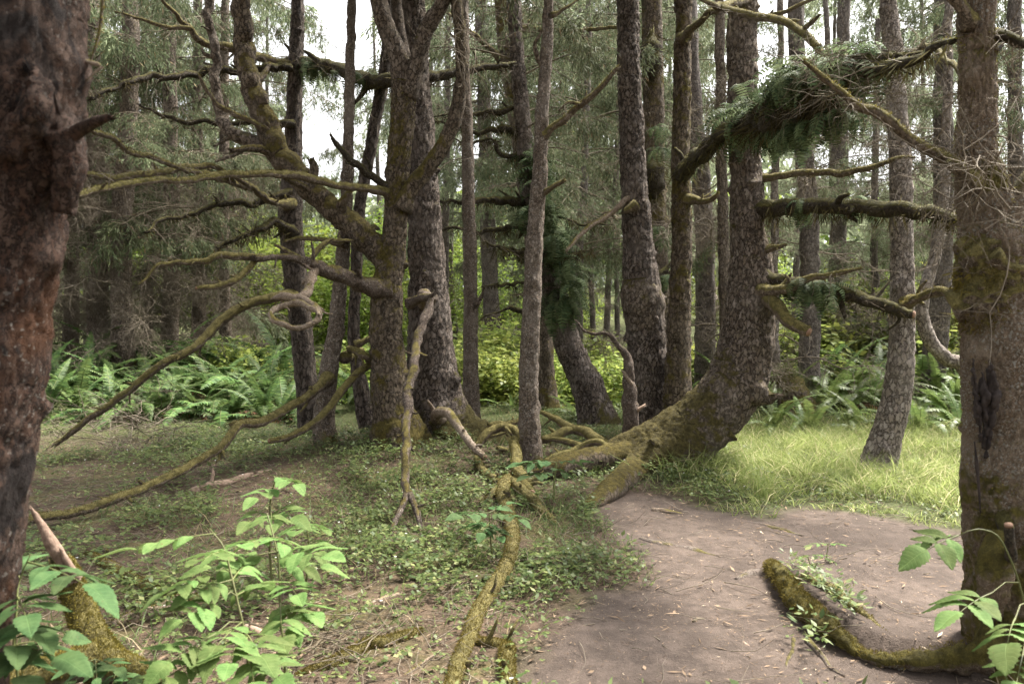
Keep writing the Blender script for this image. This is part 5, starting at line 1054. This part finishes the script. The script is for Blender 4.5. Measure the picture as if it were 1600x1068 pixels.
for i, (x, D, z, s) in enumerate([(350, 24, 1.5, 1.2), (430, 26, 1.0, 1.25), (520, 27, .6, 1.3), (590, 28, .5, 1.2), (400, 30, 2.8, 1.3), (480, 32, 2.2, 1.3), (560, 34, 2.0, 1.3), (690, 34, 1.0, 1.2), (780, 36, .8, 1.3), (260, 28, 2.5, 1.2), (320, 22, 2.8, .9), (620, 38, 3.0, 1.3), (700, 40, 3.0, 1.4), (870, 38, .5, 1.3), (1110, 36, .5, 1.3), (1200, 38, .5, 1.2), (1320, 40, .0, 1.1), (1420, 40, .3, 1.2), (1500, 38, .5, 1.3)]):
    p = np.array([(x - CX) * D / FPX, D, float(ground_z((x - CX) * D / FPX, D)[0]) - .2])
    root = thing('maple_tree', f'sunlit broad-leaved tree glowing in the background, {ORD[i]} of them', 'tree', p, i * 1.1, group='sunlit broad-leaved trees far back')
    mb = MB(); tube(mb, [[0, 0, -.2], [.05, 0, 1], [0, .05, 2 + z]], [.07, .06, .04], 8, .2); obj('trunk', mb.mesh('trunk', [M['bark_far']]), root)
    o = obj('crown', BRD[i % 3], root); o.location = (0, 0, z); o.scale = (s, s, s * .95)

# the wood beyond, one mass
def far_wood():
    mb = MB(); r = np.random.default_rng(77)
    for D, n, seed in ((46, 9000, 1), (58, 9000, 2), (74, 8000, 3)):
        x = r.uniform(-.75, .75, n) * D; hmax = 3 + 9 * n2(x, np.full(n, D * 1.), .16, 3, seed) + (D - 46) * .08
        px_ = x / D * FPX + CX
        hmax = hmax * (1 - .35 * np.exp(-((px_ - 1350) / 90) ** 2) - .25 * np.exp(-((px_ - 560) / 110) ** 2)) + 5.5 * np.exp(-((px_ - 100) / 260) ** 2) + 4.0 * np.exp(-((px_ - 900) / 70) ** 2)
        z = r.uniform(0, 1, n) ** .8 * hmax + ground_z(x, np.full(n, D * 1.))
        P = np.stack([x, D + r.normal(0, 2.2, n), z], 1)
        d = r.normal(size=(n, 3)) * [1, .6, .5] + [0, 0, -.45]
        blades(mb, P, d, r.uniform(.5, 1.3, n), r.uniform(.25, .6, n), m=0 if seed != 2 else 1)
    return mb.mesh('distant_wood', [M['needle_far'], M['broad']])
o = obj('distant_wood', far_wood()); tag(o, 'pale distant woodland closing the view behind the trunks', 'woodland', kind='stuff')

# ------------------------------------------------------------------ elder saplings in the foreground
def leaflet_mesh(seed, L=.128, W=.064):
    r = np.random.default_rng(seed); L *= r.uniform(.8, 1.15); W *= r.uniform(.8, 1.2); k = 17; t = np.linspace(0, 1, k); w = W * (np.sin(np.pi * t ** .72) ** .85) * .5; w[0] = .0015; w[-1] = .0008
    w = w * (1 + .075 * np.where(np.arange(k) % 2, 1, -1) * (t > .1) * (t < .9))
    x = t * L; z = -.16 * L * t ** 2 * r.uniform(.4, 1.8) + .02 * L * np.sin(t * 6); y = .05 * L * r.normal() * t ** 2
    fold = .22 + .12 * r.random()
    V = np.stack([np.stack([x, y, z], 1), np.stack([x, y + w * .55, z + w * fold * .55 + .002], 1), np.stack([x, y + w, z + w * fold * .8 - .002 * (np.arange(k) % 2)], 1),
                  np.stack([x, y - w * .55, z + w * fold * .55 + .002], 1), np.stack([x, y - w, z + w * fold * .8 - .002 * (np.arange(k) % 2)], 1)], 1).reshape(-1, 3)
    Q = []
    for i in range(k - 1):
        a, b = i * 5, i * 5 + 5
        Q += [[a, b, b + 1, a + 1], [a + 1, b + 1, b + 2, a + 2], [a + 3, b + 3, b, a], [a + 4, b + 4, b + 3, a + 3]]
    return V, Q
def leaflet(seed, mat):
    V, Q = leaflet_mesh(seed); return make_mesh('leaflet', V, Q, None, True, [M[mat]])
LEAFLET = {m: [leaflet(i, m) for i in range(9)] for m in ('elder', 'elder_dark')}
def rachis(pairs, pet=.07):
    mb = MB(); L = pet + .065 * pairs; t = np.linspace(0, 1, 8); P = np.stack([t * L, 0 * t, -.10 * L * t ** 2], 1)
    thin_tubes(mb, P[None], np.linspace(.0032, .0012, 8)[None], 5); return mb.mesh('leaf', [M['stem']]), P, L
RACH = {p: rachis(p) for p in (2, 3)}

def elder_leaf(root, base, target, R, mat, size=1.0, pairs=None, big=1.0):
    """one compound leaf from base (on the stem) pointing at target; leaflets are its sub-parts"""
    pairs = pairs or R.choice((2, 3, 3)); me, P, L = RACH[pairs]
    o = obj('leaf', me, root); d = Vector(target) - Vector(base); o.location = base
    s = size; az = math.atan2(d.y, d.x); el = max(-.28, min(.18, math.atan2(d.z, math.hypot(d.x, d.y)) * .5))
    o.rotation_euler = Euler((R.uniform(-.35, .35), -el, az)); o.scale = (max(.6, d.length / L) if d.length > L * .6 else s, s, s)
    sx = o.scale[0]
    for k in range(pairs):
        t = .30 + .62 * k / pairs + .02; x = t * L; z = np.interp(x, P[:, 0], P[:, 2])
        for sg in (-1, 1):
            c = obj('leaflet', R.choice(LEAFLET[mat]), o); c.location = (x + R.uniform(-.006, .006), sg * .004, z)
            q = big * R.uniform(.75, 1.05) * (1.0 if k else .85); c.scale = (q * s / sx if False else q, q, q); c.rotation_euler = (R.uniform(-.15, .15) + sg * -.10, R.uniform(-.08, .18), sg * math.radians(R.uniform(48, 68)))
    c = obj('leaflet', R.choice(LEAFLET[mat]), o); c.location = (L, 0, P[-1, 2]); q = big * R.uniform(1.0, 1.2); c.scale = (q, q, q); c.rotation_euler = (R.uniform(-.2, .2), R.uniform(-.05, .2), R.uniform(-.1, .1))

def elder(label, stems, mat, seed, size=1.0, name='elder_sapling', big=1.0):
    """stems: list of (pts px with depth, [leaf target (px, py, D), ...])"""
    R = random.Random(seed); p0 = px_path(stems[0][0], 3)[0][0]; b = np.array([p0[0], p0[1], float(ground_z(p0[0], p0[1])[0])])
    root = thing(name, label, 'sapling', b)
    for pts, leaves in stems:
        P, Rr = px_path(pts, 3); P[0][2] = min(P[0][2], float(ground_z(P[0][0], P[0][1])[0]) - .02)
        mb = MB(); C, r = tube(mb, P, Rr * .7, 7, .03, .08, 9, wob=.02, seed=P[0][0]); obj('stem', mb.mesh('stem', [M['stem']], b), root)
        for lf in leaves:
            tgt = at(*lf[:3]); i = int(np.argmin(np.linalg.norm(C[len(C) // 4:] - tgt, axis=1) + .6 * np.maximum(0, C[len(C) // 4:, 2] - tgt[2]) )) + len(C) // 4
            s = C[i]; d = tgt - s; dl = np.linalg.norm(d)
            if dl > .26: s2 = tgt - d / dl * .20; thin = MB(); thin_tubes(thin, np.stack([s, s * .5 + s2 * .5 + [0, 0, .02], s2])[None], np.array([[.003, .0028, .0026]])); obj('petiole', thin.mesh('petiole', [M['stem']], b), root); s = s2
            elder_leaf(root, s - b, tgt - b, R, mat, size * (lf[3] if len(lf) > 3 else 1), None, big)
    return root

elder('bright green elder sapling spreading over the lower left', [
    ([(395, 1140, 8, 2.9), (390, 1000, 7, 2.9), (372, 930, 6, 2.95), (352, 860, 4, 3.0), (330, 826, 3, 3.05)],
     [(295, 838, 3.0), (318, 852, 2.85), (300, 905, 2.8), (262, 905, 2.75), (375, 888, 3.1), (405, 905, 3.1), (285, 948, 2.7), (268, 1020, 2.6), (360, 1015, 2.6), (405, 1000, 2.7), (395, 1050, 2.55), (340, 985, 2.7), (240, 1055, 2.55), (430, 1040, 2.65)]),
    ([(450, 1100, 7, 3.3), (445, 980, 6, 3.3), (440, 900, 5, 3.35), (430, 840, 4, 3.4), (420, 800, 3, 3.45)],
     [(440, 820, 3.3), (398, 835, 3.3), (470, 850, 3.3), (462, 905, 3.1), (480, 940, 3.2), (440, 985, 2.95), (500, 880, 3.4), (380, 868, 3.3), (455, 965, 3.1)])], 'elder', 11, big=1.05)
elder('small elder seedling beside the pinkish log', [
    ([(425, 900, 6, 4.6), (422, 830, 5, 4.6), (425, 770, 4, 4.6), (432, 745, 3, 4.6)], [(462, 748, 4.5), (400, 772, 4.4), (392, 810, 4.3), (455, 800, 4.4), (425, 812, 4.2)]),
    ([(480, 930, 5, 4.8), (482, 860, 4, 4.8), (478, 815, 3, 4.8)], [(505, 820, 4.7), (465, 815, 4.6), (495, 850, 4.6)])], 'elder', 12, big=1.15)
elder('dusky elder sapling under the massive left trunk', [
    ([(20, 1150, 8, 2.35), (28, 1000, 6, 2.35), (36, 900, 4, 2.4), (50, 860, 3, 2.4)],
     [(75, 885, 2.35), (30, 915, 2.3), (20, 885, 2.5), (60, 965, 2.25), (25, 985, 2.2), (85, 1000, 2.25), (40, 1040, 2.2), (95, 985, 2.4)])], 'elder_dark', 13)
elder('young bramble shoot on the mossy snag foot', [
    ([(140, 1110, 5, 2.9), (145, 1060, 4, 2.9), (148, 1030, 3, 2.9)], [(130, 1020, 2.85), (165, 1030, 2.85), (150, 1050, 2.75), (120, 1055, 2.8)]),
    ([(185, 1110, 5, 2.9), (184, 1070, 4, 2.9), (182, 1050, 3, 2.9)], [(195, 1050, 2.85), (175, 1060, 2.8)])], 'elder_dark', 14, .55, 'bramble_shoot')
elder('elder sprig hanging in front of the right trunk', [
    ([(1640, 1150, 7, 2.9), (1610, 960, 5, 2.9), (1570, 850, 4, 2.9), (1530, 825, 3, 2.9), (1500, 835, 2, 2.9)],
     [(1452, 862, 2.85), (1492, 890, 2.9), (1500, 945, 2.7), (1570, 992, 2.6), (1590, 1052, 2.5)])], 'elder', 15, big=1.15)
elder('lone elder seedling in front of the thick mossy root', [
    ([(862, 790, 5, 6.9), (864, 750, 4, 6.9), (866, 722, 3, 6.9)], [(848, 718, 6.85, 1.2), (885, 715, 6.85, 1.2), (866, 708, 6.9, 1.2), (880, 732, 6.8, 1.2), (850, 735, 6.8, 1.2)])], 'elder_dark', 16)
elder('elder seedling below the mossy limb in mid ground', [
    ([(770, 880, 5, 5.4), (768, 830, 4, 5.4), (765, 800, 3, 5.4)], [(745, 795, 5.3), (790, 800, 5.3), (755, 825, 5.2), (780, 830, 5.2), (735, 815, 5.3), (765, 790, 5.4)])], 'elder_dark', 17)
for i, (x, y, D_) in enumerate([(1268, 950, 4.9), (1283, 935, 4.95)]):
    elder(('leafy' if i else 'taller pale') + ' sprout growing out of the arching root', [([(x + 8, y + 30, 4, D_), (x + 5, y - 40, 3, D_), (x + (12 if i else -8), y - 85, 2, D_)], [(x - 12, y - 88, D_ - .05, .6), (x + 28, y - 92, D_ - .05, .6), (x + 22, y - 60, D_ - .1, .7), (x - 10, y - 45, D_ - .1, .7), (x + 20, y - 30, D_ - .1, .7)])], 'elder', 20 + i, .6, 'leafy_sprout')

# ------------------------------------------------------------------ ground growth (nobody could count it)
def scatter(n, xr, yr, dens):
    x = rng.uniform(*xr, n); y = rng.uniform(*yr, n) if yr[0] > 8 else yr[0] + (yr[1] - yr[0]) * rng.random(n) ** 1.25
    k = rng.random(n) < dens(x, y); x, y = x[k], y[k]
    # keep to what the camera can see, with a margin
    k = np.abs(x) < y * .72 + .6; x, y = x[k], y[k]
    return np.stack([x, y, ground_z(x, y) + .0], 1)

# grass in the opening
def d_lit(x, y):
    edge = path_mask(x - .25, y - .5); return lit_zone(x, y) * (1 - path_mask(x, y)) * np.clip(1 - edge + 1.2 * edge * sstep(.50, .62, n2(x, y, 4.5, 3, 40.)), 0, 1) * (.25 + .75 * sstep(.40, .58, n2(x, y, 3.2, 3, 4.4)))
P = scatter(190000, (0.6, 9.5), (5.2, 15), d_lit); n = len(P); print('grass', n)
mb = MB(); az = n2(P[:, 0], P[:, 1], 3.5, 2, 2.) * 16 + rng.normal(0, 1.2, n)
hgt = (.05 + .38 * n2(P[:, 0], P[:, 1], .9, 3, 6.6)) * rng.uniform(.4, 1.5, n) * (.35 + .65 * sstep(.0, .9, (1 - path_mask(P[:, 0] - .25, P[:, 1] - .3))))
bend = np.stack([np.cos(az), np.sin(az), np.full(n, -.45)], 1) * rng.uniform(.1, 1.0, n)[:, None]
blades(mb, P, np.stack([np.cos(az) * .35, np.sin(az) * .35, np.ones(n)], 1) + rng.normal(0, .15, (n, 3)), hgt, rng.uniform(.004, .011, n), bend=bend)
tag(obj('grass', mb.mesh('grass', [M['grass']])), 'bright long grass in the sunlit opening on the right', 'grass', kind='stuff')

# grass elsewhere, its colour darkened for the shade
def at_bases(x, y):
    s = np.zeros(len(x))
    for bx, by, br in BASES: s = s + np.exp(-((np.hypot(x - bx, y - by) - br) / .22) ** 2) * (by < 13)
    return np.clip(s, 0, 1)
def d_dull(x, y):
    return (1 - path_mask(x, y)) * (1 - .9 * lit_zone(x, y)) * (.03 + .45 * at_bases(x, y) + sstep(.56, .74, n2(x, y, 1.4, 3, 12.)) * .5 + 1.5 * np.exp(-(((x - .2) / 1.3) ** 2 + ((y - 6.0) / 1.2) ** 2)) + .8 * np.exp(-(((x - .6) / 2.2) ** 2 + ((y - 11.5) / 2.0) ** 2)))
P = scatter(110000, (-9, 7), (2.2, 15), d_dull); n = len(P); print('dull', n)
mb = MB(); az = rng.uniform(0, 6.28, n); bend = np.stack([np.cos(az), np.sin(az), np.full(n, -.4)], 1) * rng.uniform(.1, .7, n)[:, None]
blades(mb, P, np.stack([np.cos(az) * .5, np.sin(az) * .5, np.ones(n)], 1), (.06 + .16 * n2(P[:, 0], P[:, 1], 1.1, 2, 5.)) * rng.uniform(.5, 1.4, n), rng.uniform(.003, .007, n), bend=bend)
tag(obj('forest_grass', mb.mesh('forest_grass', [M['grass_shade']])), 'thin shade-toned grass scattered over the shaded forest floor', 'grass', kind='stuff')

_lp = np.array([gp(a_, b_)[:2] for a_, b_ in ((786, 772), (798, 815), (800, 850), (792, 885), (768, 922), (745, 960), (728, 1005), (715, 1045), (700, 1090), (590, 1010), (540, 1030), (630, 995), (830, 780), (855, 803))])
_lp = np.vstack([_lp[:9], (_lp[:8] + _lp[1:9]) / 2, _lp[9:]])
def near_limb(x, y): return (np.hypot(x[:, None] - _lp[None, :, 0], y[:, None] - _lp[None, :, 1]) < .20).any(1)
# low leafy cover: three-part leaves on short stalks
def d_cov(x, y):
    base = sstep(.50, .68, n2(x, y, 1.1, 4, 21.)) * .60 + .17
    hot = np.exp(-(((x - .1) / 1.25) ** 2 + ((y - 5.6) / 1.5) ** 2)) + .8 * np.exp(-(((x + 3.2) / 1.6) ** 2 + ((y - 9.0) / 1.2) ** 2)) + .9 * np.exp(-(((x - 2.6) / 1.0) ** 2 + ((y - 7.6) / .7) ** 2)) + .55 * np.exp(-(((x + .7) / 1.0) ** 2 + ((y - 6.6) / 1.2) ** 2))
    return np.clip(base + hot * sstep(.30, .62, n2(x, y, 2.6, 3, 31.)), 0, 1) * (1 - path_mask(x, y)) * (1 - .25 * lit_zone(x, y))
P = scatter(170000, (-9, 7), (2.2, 14), d_cov); n = len(P); print('cover', n)
mb = MB(); hot = np.clip(d_cov(P[:, 0], P[:, 1]), .2, 1); h = rng.uniform(.02, .10, n) * (.5 + hot)
h = h * np.where(near_limb(P[:, 0], P[:, 1]), .3, 1); top = P + np.stack([rng.normal(0, .02, n), rng.normal(0, .02, n), h], 1)
a0 = rng.uniform(0, 6.28, n); s = rng.uniform(.008, .026, n) * (.7 + .5 * hot)
for k in range(3):
    a = a0 + k * 2.1; d = np.stack([np.cos(a), np.sin(a), rng.normal(-.05, .3, n)], 1); sd = np.stack([-np.sin(a), np.cos(a), rng.normal(0, .25, n)], 1)
    blades(mb, top, d, s * 1.5, s * 1.25, side=unit(sd))
fl = rng.choice(n, 260, replace=False); fl = fl[P[fl, 1] < 9]; af = rng.uniform(0, 6.28, len(fl))
for k in range(4):
    a = af + k * 1.57; blades(mb, top[fl] + [0, 0, .03], np.stack([np.cos(a), np.sin(a), np.full(len(fl), .3)], 1), .009, .008, m=1)
tag(obj('ground_cover', mb.mesh('ground_cover', [M['cover'], M['petal']])), 'low leafy plants carpeting the forest floor', 'ground cover', kind='stuff')

# bigger herb leaves in the lush patch
P = scatter(11000, (-6, 4.5), (3.0, 10), lambda x, y: np.clip(d_cov(x, y) - .24, 0, .7)); P = P[~near_limb(P[:, 0], P[:, 1])]; n = len(P); print('herb', n)
mb = MB(); hp = np.array([gp(1232 + 110 * t_, 898 + 75 * t_ + random.uniform(-16, 18)) for t_ in rng.uniform(0, 1, 70)] + [gp(1255 + random.uniform(-25, 40), 1020 + random.uniform(-25, 25)) for _ in range(14)])
P = np.vstack([P, hp]); n = len(P); a0 = rng.uniform(0, 6.28, n)
for k in range(5):
    a = a0 + k * 1.26 + rng.normal(0, .25, n); hh = rng.uniform(.04, .16, n); d = np.stack([np.cos(a), np.sin(a), rng.normal(.25, .35, n)], 1); sd = np.stack([-np.sin(a), np.cos(a), rng.normal(0, .2, n)], 1)
    Lh = rng.uniform(.02, .065, n); blades(mb, P + np.stack([.03 * np.cos(a), .03 * np.sin(a), hh], 1), d, Lh, Lh * rng.uniform(.25, .55, n), side=unit(sd))
tag(obj('herb_growth', mb.mesh('herb_growth', [M['cover']])), 'lush broad-leaved herbs along the path edge and roots', 'herbs', kind='stuff')

# needles, bark chips and twigs lying about
P = scatter(130000, (-7, 6), (2.0, 12), lambda x, y: .55 + .45 * path_mask(x, y) * sstep(.3, .62, n2(x, y, 2.4, 3, 50.)) - .3 * path_mask(x, y)); n = len(P); P[:, 2] += .008 + rng.uniform(0, .010, n); print('litter', n)
mb = MB(); a = rng.uniform(0, 6.28, n); d = np.stack([np.cos(a), np.sin(a), rng.normal(0, .12, n)], 1)
big = rng.random(n) < .07; Ln = np.where(big, rng.uniform(.03, .09, n), rng.uniform(.008, .035, n)); Wn = np.where(big, rng.uniform(.006, .018, n), rng.uniform(.002, .006, n))
blades(mb, P, d, Ln, Wn, side=unit(np.stack([-np.sin(a), np.cos(a), rng.normal(0, .2, n)], 1)))
P = scatter(15000, (-7, 5), (2.2, 12), lambda x, y: .8 - .66 * path_mask(x, y)); P[:, 2] += .012; a = rng.uniform(0, 6.28, len(P))
Pt, Rt = grow_twigs(P, np.stack([np.cos(a), np.sin(a), rng.normal(.02, .06, len(P))], 1), rng.uniform(.08, .40, len(P)), rng.uniform(.0012, .0035, len(P)), 5, .5, 0); thin_tubes(mb, Pt, Rt, 4, 1)
tag(obj('forest_litter', mb.mesh('forest_litter', [M['litter'], M['twig']])), 'fallen needles, bark chips and fine twigs over the ground', 'litter', kind='stuff')

# brush pile of grey twigs at the left, under the slanting branch
b = gp(150, 690); mb = MB(); cp = np.array([gp(90 + 190 * random.random(), 655 + 55 * random.random()) + [0, 0, .02 + .25 * random.random()] for _ in range(90)])
Pt, Rt = grow_twigs(cp, rng.normal(size=(90, 3)) * [1, .7, .35], rng.uniform(.4, 1.2, 90), .0065, 7, .8, .25); Pt[:, :, 2] = np.maximum(Pt[:, :, 2], ground_z(Pt[:, :, 0].ravel(), Pt[:, :, 1].ravel()).reshape(90, 7) + .01); thin_tubes(mb, Pt, Rt, 3)
P2, R2 = grow_twigs(Pt[:, 3].repeat(4, 0), rng.normal(size=(360, 3)) * [1, 1, .6], rng.uniform(.15, .5, 360), .0035, 5, .8, .2); thin_tubes(mb, P2, R2, 3)
root = thing('brush_pile', 'grey pile of dead twigs under the slanting branch at left', 'brush', b); obj('twig_tangle', mb.mesh('twig_tangle', [M['twig']], b), root)['kind'] = 'stuff'
b = gp(470, 1050); mb = MB(); cp = np.array([gp(410 + 170 * random.random(), 1000 + 60 * random.random()) + [0, 0, .01 + .10 * random.random()] for _ in range(46)])
Pt, Rt = grow_twigs(cp, rng.normal(size=(46, 3)) * [1, .7, .3], rng.uniform(.2, .55, 46), .0032, 7, .7, .15); thin_tubes(mb, Pt, Rt, 4)
root = thing('brush_pile', 'dark tangle of dead twigs in front of the sunken mossy log', 'brush', b); obj('twig_tangle', mb.mesh('twig_tangle', [M['twig_dark']], b), root)['kind'] = 'stuff'

# single sticks one can pick out
for i, (lab, pts) in enumerate([('thin brown stick lying near the middle of the path', [(1115, 947, 3), (1150, 955, 4), (1168, 965, 3)]), ('slender stick at the near end of the path', [(1036, 1000, 3), (1080, 1002, 5), (1118, 1015, 3)]),
        ('short pale stick at the path near the arching root', [(1162, 1003, 5), (1176, 1014, 6)]), ('second pale stick below the first near the arching root', [(1166, 1034, 4), (1178, 1052, 5)]), ('dark bark chip in the path', [(1082, 970, 4), (1092, 966, 8), (1100, 966, 3)]),
        ('kinked grey stick on the floor left of the path', [(545, 970, 5), (575, 945, 8), (600, 935, 11), (625, 928, 8)]), ('reddish stick lying on the far path', [(1115, 850, 4), (1135, 855, 6), (1150, 856, 3)]), ('thin twig lying before the arching root bowl', [(1405, 945, 5), (1430, 952, 6), (1450, 954, 4)]),
        ('pale straw-like stick crossing the snaking limb', [(742, 926, 3), (758, 928, 4), (776, 934, 3)]), ('long twig slanting in the litter at bottom centre', [(620, 1062, 4), (660, 1035, 5), (690, 1015, 4)])]):
    lying('stick', lab, [('stick', gdp(pts, .5), 4, 'twig_dark' if 'dark' in lab or 'brown' in lab else ('deadwood' if 'pale' in lab or 'reddish' in lab else 'limb_bare'), dict(seg=7, step=.02, lump=.2, wob=.004))], 'stick')

# mossy old stump on the bank, grass growing over its top
b = gp(1236, 648); Dm = float(b[1]); root = thing('mossy_stump', 'rounded mossy old stump with straw grass on top, right of the swept spruce', 'stump', b)
mb = MB(); Ps, Rs = px_path([(1240, 664, 100), (1238, 640, 92), (1234, 618, 78), (1230, 598, 58), (1228, 584, 34), (1227, 576, 10)], Dm); Cs, rs = tube(mb, Ps, Rs, 44, .025, .32, 4, .02, 14, seed=6.6, oval=.1)
obj('stump', mb.mesh('stump', [M['bark_moss']], b), root)
mb = MB(); n = 2600; i = rng.integers(0, len(Cs), n); th = rng.uniform(0, 6.28, n); N = np.stack([np.cos(th), np.sin(th), np.zeros(n)], 1); az = th + rng.normal(0, .5, n)
blades(mb, Cs[i] + N * (rs[i] * rng.uniform(.5, 1.05, n))[:, None], N * .5 + [0, 0, 1.], rng.uniform(.06, .22, n), rng.uniform(.004, .009, n), bend=np.stack([np.cos(az), np.sin(az), np.full(n, -.6)], 1) * rng.uniform(.3, .9, n)[:, None])
obj('straw_grass', mb.mesh('straw_grass', [M['grass_shade']], b), root)['kind'] = 'stuff'
